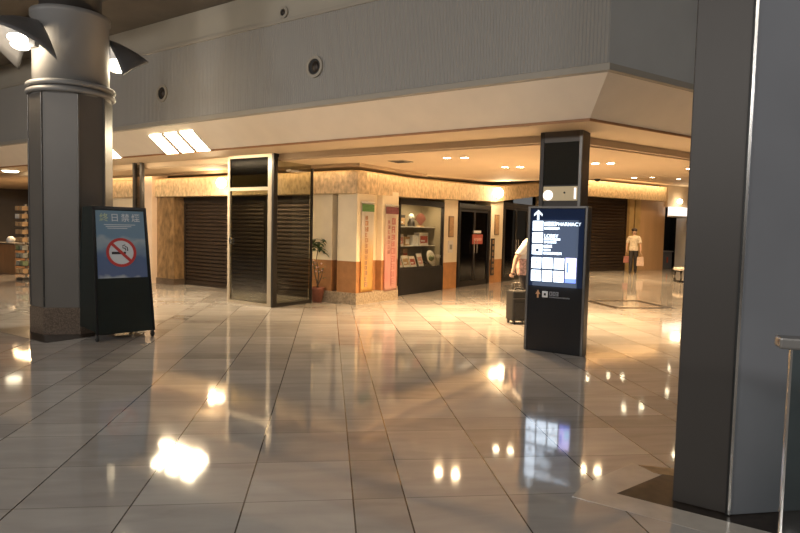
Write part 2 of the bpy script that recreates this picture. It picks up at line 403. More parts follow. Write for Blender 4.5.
# atrium ceiling over the left of the concourse
m = MB(); m.prism([B(-26, -1), B(-1.5, -1), B(-1.5, 6.9), B(-26, 6.9)], 5.14, 5.4)
struct('ceiling_atrium', m, 'atrium_ceiling')
m = MB(); m.prism([B(-26, 5.5), B(-1.5, 5.5), B(-1.5, 6.56), B(-26, 6.56)], 4.93, 5.15); struct('trim_6', m, 'atrium_ceiling')
m = MB(); m.prism([B(-26, 3.1), B(-10.2, 3.1), B(-10.2, 4.3), B(-26, 4.3)], 4.70, 5.15); struct('trim_7', m, 'fascia_upper')
m = MB(); m.prism([B(-26, 1.2), B(-7.2, 1.2), B(-7.2, 1.5), B(-26, 1.5)], 4.85, 5.15); struct('trim_8', m, 'atrium_ceiling')

# textured plaster bulkhead above the shop fronts (cove lit)
bpath = [B(-16.4, 8.93), B(-7.25, 8.93), B(-7.06, 8.99), B(-7.0, 9.2), B(-7.2, 11.2), B(-7.27, 15.5), B(-7.27, 20.5)]
dzs = [0, 0, 0, 0, .04, .17, .70]
bp = [(v.x, v.y, d) for v, d in zip(bpath, dzs)]
struct('wall_bulkhead', MB().sweep(bp, [(0, 2.10), (0, 2.50), (.10, 2.54), (.55, 2.54), (.55, 2.10)]), 'plaster')
fb0 = O2-CN*.18-CV*1.0; fb1 = O2-CN*.18+CV*5.65
struct('wall_bulkhead_far', MB().sweep([(fb0.x, fb0.y), (fb1.x, fb1.y)], [(0, 2.84), (0, 3.42), (.6, 3.42), (.6, 2.84)]), 'plaster')

# walls of the left run
def bstruct(name, boxes, mats):
    m = MB()
    for b in boxes: m.box(*b)
    return struct(name, m, mats, rotz=ROT)
bstruct('wall_left', [(-15.4, -13.84, 9.05, 9.3, 0, 2.7, 0), (-13.84, -13.22, 8.86, 9.3, 0, 2.62, 1)], ['cream_wall', 'pink_cream'])
bstruct('wall_jamb', [(-13.22, -12.55, 9.0, 9.35, .14, 2.12, 0), (-13.24, -12.53, 8.97, 9.35, 0, .14, 1)], ['brown_marble', 'granite'])
bstruct('wall_behind_shutters', [(-13.2, -8.25, 9.75, 9.85, 0, 2.3, 0)], ['void'])
# corner pier: cream over terracotta over a stone plinth
poly = [(-8.30, 9.05), (-7.71, 9.05), (-7.71, 9.35), (-7.57, 9.35), (-7.57, 9.05), (-7.10, 9.05), (-7.10, 9.56), (-7.24, 9.56), (-7.24, 9.86), (-7.10, 9.86), (-7.10, 10.42), (-7.42, 10.42), (-7.42, 10.90), (-8.30, 10.90)]
base = [(-8.30, 9.03), (-7.08, 9.03), (-7.08, 10.44), (-7.40, 10.44), (-7.40, 10.90), (-8.30, 10.90)]
m = MB(); m.prism(base, 0, .22, 2); m.prism(poly, .22, .82, 1); m.prism(poly, .82, 2.2, 0)
struct('wall_corner', m, ['cream_wall', 'terracotta_wall', 'stone_base'], rotz=ROT)
bstruct('trim_9', [(-7.705, -7.575, 9.28, 9.34, .82, 2.12, 0)], ['black_frame'])
# shop front running back along the hall
bstruct('wall_shop', [(-7.9, -7.42, 12.86, 13.55, .66, 2.3, 0), (-7.9, -7.42, 12.86, 13.55, 0, .66, 1),
                      (-7.9, -7.42, 15.42, 16.25, .66, 2.5, 0), (-7.9, -7.42, 15.42, 16.25, 0, .66, 1),
                      (-7.9, -7.42, 19.9, 21.9, 0, 3.2, 0)], ['cream_wall', 'orange_wall'])
bstruct('wall_shop_interior', [(-9.3, -9.2, 10.9, 21, 0, 2.7, 0)], ['void'])
# far wall, parallel to the right fascia
def cstruct(name, boxes, mats):
    m = MB()
    for b in boxes: m.box(*b)
    return struct(name, m, mats, loc=O2, rotz=ROTC)
cstruct('wall_far', [(3.5, 3.78, -.05, .4, 0, 2.86, 0), (3.86, 4.19, -.05, .4, 0, 2.86, 0), (3.78, 3.86, .05, .4, 0, 2.86, 2), (4.19, 5.86, -.02, .4, 0, 3.25, 1)], ['gold_jamb', 'wood_panel', 'void'])
cstruct('wall_far_opening', [(5.6, 9.3, 1.9, 2.0, 0, 3.4, 0), (5.6, 5.7, .4, 1.9, 0, 3.4, 0), (9.2, 9.3, .4, 1.9, 0, 3.4, 0), (5.7, 9.2, .4, 1.9, 3.3, 3.4, 0), (-1.2, 3.5, .5, .6, 0, 3.0, 0)], ['void'])
cstruct('wall_far_upper', [(5.88, 9.3, -.10, .38, 2.64, 3.54, 0)], ['hall_ceiling'])
cstruct('wall_far_right', [(7.3, 7.9, -.1, .38, 0, 2.20, 0), (9.35, 15, -.1, .4, 0, 3.5, 0)], ['white_paint'])

mk('concourse_wall', (.14, .12, .10), .7, var=.1, scale=1.0)
bstruct('wall_back', [(-25, 9, -9.2, -9, 0, 5.4, 0)], ['concourse_wall'])
bstruct('wall_left_end', [(-25.2, -25, -9.2, 12, 0, 5.4, 0)], ['concourse_wall'])
bstruct('wall_right_end', [(9, 9.2, -9.2, 34, 0, 5.4, 0)], ['concourse_wall'])
bstruct('wall_rear_end', [(-3, 9.2, 33.8, 34, 0, 5.4, 0)], ['concourse_wall'])
# floor inlays around the columns and out in the hall
def inlay(name, pts, k, z=.004):
    return struct(name, MB().prism([Vector(q) for q in pts], .0005, z), k)
q0 = Vector((1.24, 3.33, 0))
E52 = Vector((math.sin(math.radians(53)), math.cos(math.radians(53)), 0))
inlay('trim_10', [q0, q0+BV*1.6, q0+BV*1.6+AV*1.75, q0+E52*2.0+AV*.2, q0+E52*.46], 'dark_inlay', .003)
inlay('trim_15', [Vector((1.53, 3.76, 0)), q0+E52*.46+Vector((-.03, .03, 0)), Vector((2.2, 3.40, 0)), Vector((2.2, 3.60, 0))], 'brown_marble', .0035)
w0 = q0-BV*.19-AV*.19
m = MB()
m.prism([w0, w0+BV*2.0, w0+BV*2.0+AV*.19, w0+AV*.19], .0005, .0025); m.prism([w0+AV*.19, q0-BV*.0, q0+E52*.46, q0+E52*.46-BV*.19+AV*.10], .0005, .0024)
struct('trim_11', m, 'pale_inlay')
cL = Vector((-4.40, 8.2, 0))
inlay('trim_12', [cL+BV*x+AV*y for x, y in ((-.72, -.72), (.72, -.72), (.72, .72), (-.72, .72))], 'dark_inlay', .003)
m = MB(); cI = Vector((4.75, 12.6, 0))
for k in range(4):
    d1 = Matrix.Rotation(k*PI/2, 3, 'Z') @ AV; d2 = Matrix.Rotation((k+1)*PI/2, 3, 'Z') @ AV
    m.prism([cI+d1*.95, cI+d2*.95, cI+d2*.70, cI+d1*.70], .0005, .003)
struct('trim_13', m, 'dark_inlay')

# ------------------------------------------------------------------ left column
col = thing('column', 'grey octagonal column with chrome edges and a ringed drum on top, behind the no-smoking board', 'column', cL, ROT)
def octa(fl, ch):
    h = fl/2; k = h+ch/math.sqrt(2)
    return [(-h, -k), (h, -k), (k, -h), (k, h), (h, k), (-h, k), (-k, h), (-k, -h)]
O = octa(.335, .425)
MB().prism(O, .34, 3.07).build('shaft', 'column_grey', col, bevel=.012)
MB().prism([(x*1.035, y*1.035) for x, y in O], 0, .35).build('plinth', 'granite', col, bevel=.008)
for i in (0, 1, 2, 3):
    x, y = O[i]
    MB().box(x*1.004-.011, x*1.004+.011, y*1.004-.011, y*1.004+.011, .36, 3.06).build('edge_strip', 'kiosk_rim', col, bevel=.004)
m = MB()
for z in (3.105, 3.19):
    m.tube([(.50*math.cos(2*PI*k/48), .50*math.sin(2*PI*k/48), z) for k in range(48)], .034, 10, closed=True)
m.lathe([(.0, 3.06), (.475, 3.06), (.475, 3.235), (.0, 3.235)], 48)
m.build('ring_moulding', 'drum_grey', col)
MB().lathe([(0, 3.23), (.455, 3.23), (.455, 4.06), (.475, 4.08), (.475, 4.14), (.0, 4.14)], 48).build('drum', 'drum_grey', col)
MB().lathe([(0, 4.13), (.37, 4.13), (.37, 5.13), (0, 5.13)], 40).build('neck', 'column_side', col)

def petal(label, ang, z, flip):
    t = thing('wall_lamp', label, 'lamp', cL+Vector((0, 0, z)), ang, 'petal lamps on the grey column')
    m = MB(); nu, nv = 12, 14; g0 = []
    for i in range(nu+1):
        u = i/nu; row = []
        for j in range(nv+1):
            v = -1+2*j/nv
            hw = .50*math.sqrt(max(0, 1-(u*.97)**1.8))
            row.append((.44+.60*u, v*hw, .14-.16*u*u-.54*abs(v)**1.6*(1-.92*u)))
        g0.append(row)
    top = [[m.bm.verts.new(q) for q in row] for row in g0]
    bot = [[m.bm.verts.new((q[0]-.01, q[1]*.96, q[2]-.025)) for q in row] for row in g0]
    for i in range(nu):
        for j in range(nv):
            m.bm.faces.new((top[i][j], top[i+1][j], top[i+1][j+1], top[i][j+1])).smooth = True
            m.bm.faces.new((bot[i][j], bot[i][j+1], bot[i+1][j+1], bot[i+1][j])).smooth = True
    for i in range(nu):
        m.bm.faces.new((top[i][0], bot[i][0], bot[i+1][0], top[i+1][0])); m.bm.faces.new((top[i][nv], top[i+1][nv], bot[i+1][nv], bot[i][nv]))
    for j in range(nv):
        m.bm.faces.new((top[nu][j], bot[nu][j], bot[nu][j+1], top[nu][j+1])); m.bm.faces.new((top[0][j], top[0][j+1], bot[0][j+1], bot[0][j]))
    m.build('lamp_shade', 'petal', t)
    MB().box(.40, .50, -.08, .08, -.22, .10).build('bracket', 'petal', t, bevel=.01)
    for y, q in ((-.14, .56), (.14, .72)): MB().ball((q, y, -.19), (.12, .085, .06)).build('bulb', 'lamp_white', t)
    l = lamp('petal_light', 'POINT', t.matrix_basis @ Vector((.70, 0, -.42)), 16, (1, .80, .55), .10)
petal('dark petal shaped lamp on the right side of the ringed grey column', math.radians(56), 3.84, 1)
petal('dark petal shaped lamp on the ringed grey column, cut by the left photo edge', math.radians(236), 3.84, 1)

# ------------------------------------------------------------------ right column and balustrade
rc = thing('column', 'broad dark grey clad pillar standing in front at the right edge of the photo', 'column', (0, 0, 0))
V0 = Vector((1.515, 3.25, 0)); V1 = V0+BV*.262; d79 = Vector((math.sin(math.radians(80)), math.cos(math.radians(80)), 0))
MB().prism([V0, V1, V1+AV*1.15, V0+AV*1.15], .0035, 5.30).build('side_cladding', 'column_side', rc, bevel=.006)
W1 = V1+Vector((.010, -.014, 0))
MB().prism([W1, W1+d79*.9, W1+d79*.9+AV*.9, W1+AV*.6+Vector((.06, 0, 0))], .0035, 5.34).build('face_cladding', 'column_cool_lit', rc, bevel=.006)
MB().prism([V1+Vector((-.012, -.012, 0)), W1+Vector((-.004, -.004, 0)), W1+AV*.1, V1+AV*.1], .0035, 5.3).build('joint_seal', 'gasket', rc)
MB().prism([V1+Vector((-.004, -.018, 0)), V1+Vector((.006, -.026, 0)), V1+Vector((.010, -.018, 0)), V1+Vector((0, -.010, 0))], .01, 5.3).build('joint_strip', 'chrome', rc)
bal = thing('balustrade', 'glass balustrade with a flat steel cap rail beside the right pillar', 'railing', (1.335, 2.06, 0), math.radians(-18))
MB().box(-.04, 1.3, -.035, .035, 1.075, 1.115).build('cap_rail', 'rail_steel', bal, bevel=.008)
MB().box(0, .007, -.010, .010, .07, 1.076).build('edge_post', 'chrome', bal)
MB().box(.007, 1.3, -.006, .006, .06, 1.076).build('glass_pane', 'glass_rail', bal)
MB().box(-.01, 1.3, -.03, .03, 0, .07).build('base_shoe', 'steel', bal)

# ------------------------------------------------------------------ no-smoking A-frame board
ba = math.radians(46); bx = Vector((math.sin(ba), math.cos(ba), 0)); rb = PI/2-ba     # local x along the face, local y away from the reader
bd = thing('sandwich_board', 'tall dark green A-frame board on castors with a blue no-smoking poster', 'sign', Vector((-3.65, 7.30, 0)), rb)
W, H0, H1, D0, D1 = .71, .085, 1.645, .80, .36
off = (D0-D1)/2; sl = off/(H1-H0)
def slab(y0, y1, th, nm):                    # a leaning panel: bottom at y0, top at y1
    return MB().hexa([(0, y0, H0), (W, y0, H0), (W, y0+th, H0), (0, y0+th, H0)],
                     [(.03, y1, H1), (W-.03, y1, H1), (W-.03, y1+th, H1), (.03, y1+th, H1)]).build(nm, 'board_green', bd, bevel=.006)
slab(0, off, .03, 'front_panel'); slab(D0-.03, D0-off-.03, .03, 'rear_panel')
MB().hexa([(.012, .03, H0+.03), (.03, .03, H0+.03), (.03, D0-.03, H0+.03), (.012, D0-.03, H0+.03)], [(.034, off+.03, H1-.02), (.052, off+.03, H1-.02), (.052, D0-off-.03, H1-.02), (.034, D0-off-.03, H1-.02)]).build('side_panel', 'board_green', bd)
MB().hexa([(W-.03, .03, H0+.03), (W-.012, .03, H0+.03), (W-.012, D0-.03, H0+.03), (W-.03, D0-.03, H0+.03)], [(W-.052, off+.03, H1-.02), (W-.034, off+.03, H1-.02), (W-.034, D0-off-.03, H1-.02), (W-.052, D0-off-.03, H1-.02)]).build('side_panel', 'board_green', bd)
MB().box(.03, W-.03, off, D0-off, H1-.02, H1).build('top_panel', 'board_green', bd)
def fy(z): return (z-H0)*sl
def edge(x0b, x1b, x0t, x1t, z0, z1, th, nm, k, push=.0):
    return MB().hexa([(x0b, fy(z0)-th-push, z0), (x1b, fy(z0)-th-push, z0), (x1b, fy(z0)-push, z0), (x0b, fy(z0)-push, z0)],
                     [(x0t, fy(z1)-th-push, z1), (x1t, fy(z1)-th-push, z1), (x1t, fy(z1)-push, z1), (x0t, fy(z1)-push, z1)]).build(nm, k, bd)
for a0, a1, b0, b1, z0, z1 in ((0, .025, .03, .055, H0, H1), (W-.025, W, W-.055, W-.03, H0, H1)):
    edge(a0, a1, b0, b1, z0, z1, .012, 'frame_edge', 'kiosk_black')
edge(.03, W-.03, .03, W-.03, H1-.03, H1+.005, .012, 'frame_edge', 'kiosk_black')
ps = edge(.055, W-.055, .065, W-.065, .765, 1.60, .004, 'poster', 'poster_sky', .001)
ta = math.atan(sl)
zc, xc = 1.08, W*.5-.01
def onb(x, z, e): return Vector((x, fy(z)-.006-e, z))
def tilt(mb, name, k, x, z, e=.001):
    return mb.build(name, k, bd, loc=onb(x, z, e), rot=(-ta, 0, 0))
tilt(MB().disc((0, 0, 0), .165, th=.001, seg=40), 'sign_ground', 'poster_white', xc, zc, .0)
tilt(MB().box(-.115, .02, -.001, .001, -.017, .014).box(.03, .055, -.001, .001, -.012, .014), 'cigarette', 'poster_black', xc, zc-.005, .002)
sm = MB(); sm.tube([(.055, 0, .025), (.05, 0, .05), (.02, 0, .058), (.02, 0, .085), (.05, 0, .095)], .006, 6); sm.tube([(.078, 0, .02), (.075, 0, .065), (.045, 0, .075)], .006, 6)
tilt(sm, 'smoke_mark', 'poster_black', xc, zc, .002)
tilt(MB().disc((0, 0, 0), .182, th=.0012, seg=48, r_in=.148), 'red_ring', 'poster_red', xc, zc, .004)
sb = MB(); d = math.sqrt(.5); sb.prism([(0, 0)]*0 or [(-.155, -.018), (.155, -.018), (.155, .018), (-.155, .018)], -.0006, .0006)
bmesh.ops.rotate(sb.bm, verts=sb.bm.verts, cent=(0, 0, 0), matrix=Matrix.Rotation(PI/2, 3, 'X')); bmesh.ops.rotate(sb.bm, verts=sb.bm.verts, cent=(0, 0, 0), matrix=Matrix.Rotation(PI/4, 3, 'Y'))
tilt(sb, 'red_bar', 'poster_red', xc, zc, .005)
for i, ch in enumerate('終日禁煙'):
    text('lettering', ch, .108, 'poster_green' if i == 0 else 'poster_white', bd, onb(.105+i*.128, 1.475, .002), (PI/2-ta, 0, 0), .0012)
for k in range(3): tilt(MB().box(-.19+.02*k, .19-.05*k, -.0005, .0005, -.004, .004), 'small_print', 'poster_white', xc-.0, 1.425-.022*k, .001)
for x in (.02, W-.02):
    for y in (.03, D0-.03):
        c = MB(); c.disc((x, y, .042), .042, 'x', .028, 20); w_ = c.build('castor', 'rubber', bd, bevel=.005)
        MB().box(x-.022, x+.022, y-.012, y+.012, .045, .10).build('fork', 'chrome', w_)

# ------------------------------------------------------------------ information sign (kiosk) and the pillar behind it
ks = thing('information_sign', 'black freestanding information sign with a lit directory screen and white arrow', 'sign', B(-2.905, 7.08), ROT)
KW, KH, KD = .735, 1.765, .15
MB().box(.03, KW-.03, .012, KD, .0, KH-.012).build('body', 'kiosk_black', ks, bevel=.006)
MB().box(0, .032, 0, KD+.01, 0, KH).build('side_rim', 'kiosk_rim', ks, bevel=.008)
MB().box(KW-.032, KW, 0, KD+.01, 0, KH).build('side_rim', 'kiosk_rim', ks, bevel=.008)
MB().box(.032, KW-.032, 0, KD+.01, KH-.022, KH).build('top_rim', 'kiosk_rim', ks)
scx = MB().box(.04, KW-.04, .006, .014, .80, KH-.03).build('screen', 'screen_dark', ks)
e = .0045
def scr(name, k, *bxs):
    m = MB()
    for x0, x1, z0, z1 in bxs: m.box(x0, x1, .0035, .0068, z0, z1)
    return m.build(name, k, scx)
ar = MB(); ar.prism([(.118, 1.60), (.146, 1.60), (.146, 1.675), (.185, 1.645), (.185, 1.672), (.132, 1.722), (.079, 1.672), (.079, 1.645), (.118, 1.675)], -.0068, -.0035)
bmesh.ops.rotate(ar.bm, verts=ar.bm.verts, cent=(0, 0, 0), matrix=Matrix.Rotation(PI/2, 3, 'X')); ar.build('arrow', 'screen_white', scx)
for z0, z1 in ((1.47, 1.588), (1.325, 1.448), (1.183, 1.305)): scr('pictogram', 'screen_white', (.066, .198, z0, z1))
m = MB(); m.box(.10, .165, .002, .0036, 1.500, 1.512); m.build('pictogram_mark', 'print_grey', scx)
m = MB(); m.disc((.135, .003, 1.235), .022, th=.0012, seg=14); m.build('pictogram_mark', 'screen_dark', scx)
def glyphs(z0, z1, x0, x1, seed, dens=.62):
    """lines too small to read: strokes as the photograph shows them"""
    rr = random.Random(seed); out = []; x = x0; h = z1-z0
    while x < x1-.008:
        w = rr.uniform(.7, 1.05)*h
        if x+w > x1: w = x1-x
        st = h*.2
        opts = [(x, x+w*.85, z1-st, z1), (x, x+w*.85, z0, z0+st), (x, x+st, z0, z1), (x+w*.85-st, x+w*.85, z0, z1), (x, x+w*.85, z0+h*.4, z0+h*.4+st)]
        rr.shuffle(opts); out += opts[:4]; x += w
    return out
ri = (PI/2, 0, 0)
scr('text_line', 'screen_text', *glyphs(1.53, 1.578, .215, .36, 1))
text('lettering', 'PHARMACY', .058, 'screen_text', scx, (.355, .0035, 1.533), ri, .001)
scr('text_line', 'screen_text', *glyphs(1.487, 1.515, .215, .41, 2))
text('lettering', 'LOBBY', .058, 'screen_text', scx, (.215, .0035, 1.39), ri, .001)
for z0, z1, x1, sd in ((1.358, 1.382, .42, 4), (1.322, 1.347, .37, 5), (1.268, 1.302, .32, 6), (1.23, 1.252, .30, 7), (1.187, 1.216, .44, 8)):
    scr('text_line', 'screen_text', *glyphs(z0, z1, .215, x1, sd))
for i, x in enumerate((.066, .208, .350)):
    for j, z in enumerate((1.015, .86)):
        q = scr('tile', 'screen_white', (x, x+.124, z, z+.132))
for x, z in ((.13, 1.09), (.12, .965), (.42, .93)):
    MB().disc((x, .003, z), .016, th=.0012, seg=12).build('tile_mark', 'print_grey', scx)
scr('picture', 'screen_lilac', (.492, .622, .86, 1.155))
MB().box(.505, .530, .002, .0036, .98, 1.10).build('picture_band', 'screen_blue', scx); MB().box(.492, .622, .0022, .0036, .86, .91).build('picture_band', 'screen_blue', scx)
m = MB(); m.box(.56, .615, .002, .0036, .92, 1.02); m.build('picture_band', 'screen_cyan', scx)
m = MB(); m.prism([(.150, .655), (.170, .655), (.170, .70), (.190, .70), (.160, .755), (.130, .70), (.150, .70)], -.0125, -.009)
bmesh.ops.rotate(m.bm, verts=m.bm.verts, cent=(0, 0, 0), matrix=Matrix.Rotation(PI/2, 3, 'X')); m.build('small_arrow', 'print_orange', ks)
MB().box(.215, .285, .009, .0125, .665, .74).build('square_icon', 'print_white', ks)
MB().box(.237, .263, .007, .0095, .688, .716).build('icon_mark', 'kiosk_black', ks)
m = MB()
for b in glyphs(.69, .74, .305, .43, 11): m.box(b[0], b[1], .009, .0125, b[2], b[3])
for b in glyphs(.665, .680, .305, .56, 12): m.box(b[0], b[1], .009, .0125, b[2], b[3])
m.build('printed_lines', 'print_grey', ks)
lamp('screen_glow', 'AREA', B(-2.905, 7.08)+BV*.35+Vector((0, 0, 1.2))-AV*.02, 2.2, (.72, .85, 1), .55, (PI/2, 0, ROT), sy=.8)

pl = thing('pillar', 'slim dark mirrored pillar rising to the soffit behind the information sign', 'pillar', B(-2.985, 7.62), ROT)
PW = .55
MB().box(.0, PW, .01, .29, 0, 2.735).build('core', 'column_side', pl)
MB().box(.06, PW-.045, 0, .012, 2.06, 2.60).build('mirror_panel', 'mirror_dark', pl)
MB().box(0, .055, -.012, .02, 0, 2.735).build('corner_trim', 'column_side', pl, bevel=.005)
MB().box(PW-.04, PW, -.012, .02, 0, 2.735).build('corner_trim', 'kiosk_rim', pl, bevel=.005)
MB().box(.055, PW-.04, -.008, .02, 2.60, 2.735).build('head_panel', 'column_grey', pl)
lb = MB().box(.06, PW-.045, -.004, .012, 1.86, 2.04).build('reflection_strip', 'beige_reflection', pl)  # reflection of the hall in the dark panel, modelled as glowing parts
MB().disc((.125, -.006, 1.93), .065, th=.006, seg=24).build('reflected_globe', 'lamp_band', lb)
MB().box(PW-.085, PW-.06, -.008, -.003, 1.88, 2.02).build('reflected_edge', 'lamp_band', lb)
MB().disc((.34, -.006, 1.96), .013, th=.006, seg=12).build('reflected_dot', 'gasket', lb)

# ------------------------------------------------------------------ glass corner screen in front of the shutters
gs = thing('glass_screen', 'tall steel framed glass corner screen with a door handle in front of dark shutters', 'glass screen', B(-9.13, 7.70), ROT)
GW = 1.215
MB().box(0, .06, 0, .06, 0, 2.735).build('frame_post', 'steel', gs, bevel=.004)
MB().box(GW-.15, GW-.05, 0, .09, 0, 2.735).build('frame_post', 'steel', gs, bevel=.004)
MB().box(GW-.05, GW, 0, .10, 0, 2.735).build('corner_post', 'black_frame', gs, bevel=.004)
for z0_, z1_ in ((0, .05), (2.09, 2.15), (2.68, 2.735)): MB().box(.06, GW-.15, .005, .055, z0_, z1_).build('rail', 'steel', gs)
MB().box(.06, GW-.15, .02, .032, 2.15, 2.68).build('header_pane', 'glass_header', gs)
MB().box(.06, GW-.15, .02, .032, .05, 2.09).build('glass_pane', 'glass_screen', gs)
MB().box(.085, .125, -.03, .02, 1.10, 1.22).build('door_handle', 'chrome', gs, bevel=.006)
MB().box(GW-.034, GW-.022, .10, 1.02, .06, 2.68).build('side_pane', 'glass_side', gs)
for b_ in ((.10, 1.04, 0, .06), (.10, 1.04, 2.68, 2.735), (1.0, 1.04, .06, 2.68)): MB().box(GW-.05, GW-.01, *b_).build('side_rail', 'black_frame', gs)
po = thing('glass_screen', 'narrow dark framed glass screen edge left of the shutters, above the no-smoking board', 'glass screen', B(-12.18, 7.70), ROT)
MB().box(0, .07, 0, .07, 0, 2.735).build('frame_post', 'black_frame', po)
MB().box(.26, .33, 0, .07, 0, 2.735).build('frame_post', 'black_frame', po)
MB().box(.07, .26, .03, .04, .05, 2.70).build('glass_pane', 'glass_dark', po)

# ------------------------------------------------------------------ roller shutters
def shutter(label, loc, rotz, w, h, pitch=.085):
    t = thing('roller_shutter', label, 'shutter', loc, rotz, 'closed roller shutters')
    m = MB(); n = int(h/pitch)
    for i in range(n):
        z = .05+i*pitch
        prof = [(.03, 0), (.0, .012), (-.004, pitch*.45), (.0, pitch*.72), (.03, pitch*.80), (.032, pitch)]
        v = []; 
        for x in (.03, w-.03):
            v += [(x, y, z+q) for y, q in prof]
        k = len(prof); m._new(v, [(j, j+1, k+j+1, k+j) for j in range(k-1)], 0, False)
    m.build('curtain', 'shutter', t)
    MB().box(.02, w-.02, -.012, .045, 0, .06).build('bottom_bar', 'shutter_rail', t)
    for x in (0, w-.05): MB().box(x, x+.05, -.03, .06, 0, h).build('guide_rail', 'shutter_rail', t)
    MB().box(0, w, -.035, .2, h-.05, h+.12).build('shutter_box', 'shutter_rail', t)
    return t
shutter('closed dark roller shutter with fine slats left of the glass corner screen', B(-12.55, 9.30), ROT, 2.75, 2.02)
shutter('closed dark roller shutter seen behind and right of the glass corner screen', B(-9.78, 9.30), ROT, 1.50, 2.02)
shutter('closed tall grey brown roller shutter at the back of the hall, behind the walking person', O2+CV*-.6+CN*.1, ROTC, 4.1, 2.86, .12)

# ------------------------------------------------------------------ showcase, its contents, doors and signs on the shop front
BK = ROT+PI/2        # local x runs back along the hall (a), local y points into the shop (-b)
sc_ = thing('display_case', 'lit glass showcase with black base in the shop wall right of the pink banner', 'showcase', B(-7.42, 10.92), BK)
CWd = 1.92
MB().box(0, CWd, -.03, .62, 0, .57).build('base_cabinet', 'case_black', sc_, bevel=.006)
MB().box(0, .05, -.02, .05, .57, 2.1).box(CWd-.05, CWd, -.02, .05, .57, 2.1).box(0, CWd, -.02, .05, 1.99, 2.12).box(0, CWd, -.02, .05, .57, .60).build('frame', 'black_frame', sc_)
MB().box(0, CWd, .60, .62, .57, 2.1).box(0, .012, .05, .6, .57, 2.1).box(CWd-.012, CWd, .05, .6, .57, 2.1).box(0, CWd, .05, .62, 2.08, 2.1).build('inner_lining', 'case_back', sc_)
MB().box(.05, CWd-.05, .0, .006, .60, 1.99).build('glass_pane', 'glass_clear', sc_)
for z in (1.06, 1.50): MB().box(.03, CWd-.03, .22, .60, z, z+.018).build('shelf', 'white_paint', sc_)
lamp('case_light', 'AREA', B(-7.55, 11.88, 2.05), 14, WARM2, 1.5, (0, 0, BK), sy=.06)
def cs(x, y, z): return B(-7.42-y, 10.92+x, z)
def item_box(name, label, cat, x, y, z, w, d, h, k, k2, tiltx=0., grp='goods in the lit showcase'):
    t = thing(name, label, cat, cs(x, y, z), BK, grp); t.rotation_euler = (tiltx, 0, BK)
    MB().box(-w/2, w/2, 0, d, 0, h).build('body', k, t, bevel=min(w, d, h)*.06)
    MB().box(-w*.40, w*.40, -.003, .001, h*.18, h*.74).build('printed_front', k2, t)
    MB().box(-w*.34, w*.10, -.004, -.0028, h*.30, h*.42).build('print_band', 'print_white', t)
    return t
zf = .605
mk('item_pink', (.62, .30, .25), .5, var=.2, scale=30); mk('item_white', (.76, .70, .62), .5); mk('item_red', (.45, .09, .06), .5, var=.2, scale=30)
mk('item_grey', (.30, .29, .24), .5, var=.2, scale=20); mk('item_tan', (.48, .30, .15), .5, var=.2, scale=20); mk('item_green', (.20, .24, .12), .5, var=.2, scale=20)
item_box('menu_card', 'cream menu card tilted on the showcase floor, first from the pink banner', 'card', .22, .10, zf, .26, .015, .26, 'item_white', 'item_pink', -.35)
item_box('menu_card', 'cream menu card tilted on the showcase floor, second from the pink banner', 'card', .52, .10, zf, .26, .015, .27, 'item_white', 'item_tan', -.35)
item_box('menu_card', 'cream menu card tilted on the showcase floor, third from the pink banner', 'card', .80, .10, zf, .24, .015, .25, 'item_white', 'item_red', -.35)
item_box('menu_card', 'narrow white menu card tilted beside the round dish in the showcase', 'card', 1.12, .10, zf, .22, .015, .30, 'item_white', 'item_pink', -.30)
pt = thing('plate', 'round pale dish propped upright on the showcase floor at its right end', 'plate', cs(1.50, .16, zf+.02), BK, 'goods in the lit showcase'); pt.rotation_euler = (.42, 0, BK)
m = MB(); m.lathe([(0, .0), (.10, .0), (.19, .03), (.195, .036), (.10, .012), (0, .010)], 28)
bmesh.ops.rotate(m.bm, verts=m.bm.verts, cent=(0, 0, 0), matrix=Matrix.Rotation(PI/2-.75, 3, 'X')); bmesh.ops.translate(m.bm, verts=m.bm.verts, vec=(0, 0, .16)); m.build('dish', 'item_white', pt)
MB().ball((0, -.02, .17), (.11, .05, .08)).build('food_model', 'item_green', pt)
MB().box(-.06, .06, 0, .10, 0, .03).build('stand', 'shelf_dark', pt)
item_box('gift_box', 'tall brown box standing behind the tilted cards in the showcase', 'box', .76, .32, zf, .20, .12, .40, 'item_tan', 'item_red')
item_box('gift_box', 'green box standing behind the tilted cards in the showcase', 'box', .38, .32, zf, .22, .12, .36, 'item_green', 'item_grey')
z1 = 1.078
item_box('food_pack', 'pale pink pack on the middle showcase shelf at the banner end', 'pack', .22, .28, z1, .26, .14, .22, 'item_white', 'item_pink')
item_box('food_pack', 'white and pink pack second from the banner end on the middle showcase shelf', 'pack', .50, .28, z1, .24, .14, .26, 'item_white', 'item_pink')
item_box('food_pack', 'tan pack third from the banner end on the middle showcase shelf', 'pack', .78, .28, z1, .20, .14, .20, 'item_tan', 'item_white')
item_box('gift_box', 'plain white box in the middle of the middle showcase shelf', 'box', 1.10, .26, z1, .26, .16, .24, 'white_paint', 'item_white')
item_box('gift_box', 'large red and white box on the middle showcase shelf, door end', 'box', 1.46, .26, z1, .40, .16, .30, 'item_white', 'item_red')
z2 = 1.518
item_box('picture_frame', 'grey framed card standing on the top showcase shelf at the banner end', 'frame', .26, .30, z2, .30, .03, .34, 'shelf_dark', 'item_grey', -.1)
item_box('gift_box', 'dark box beside the grey framed card on the top showcase shelf', 'box', .62, .32, z2, .22, .12, .26, 'shelf_dark', 'item_tan')
fg = thing('figurine', 'small black and white figurine in the middle of the top showcase shelf', 'figurine', cs(.98, .32, z2), BK, 'goods in the lit showcase')
MB().lathe([(0, 0), (.08, 0), (.09, .08), (.05, .17), (0, .18)], 16).build('body', 'shelf_dark', fg); MB().ball((0, 0, .23), (.075, .07, .07)).build('head', 'white_paint', fg)
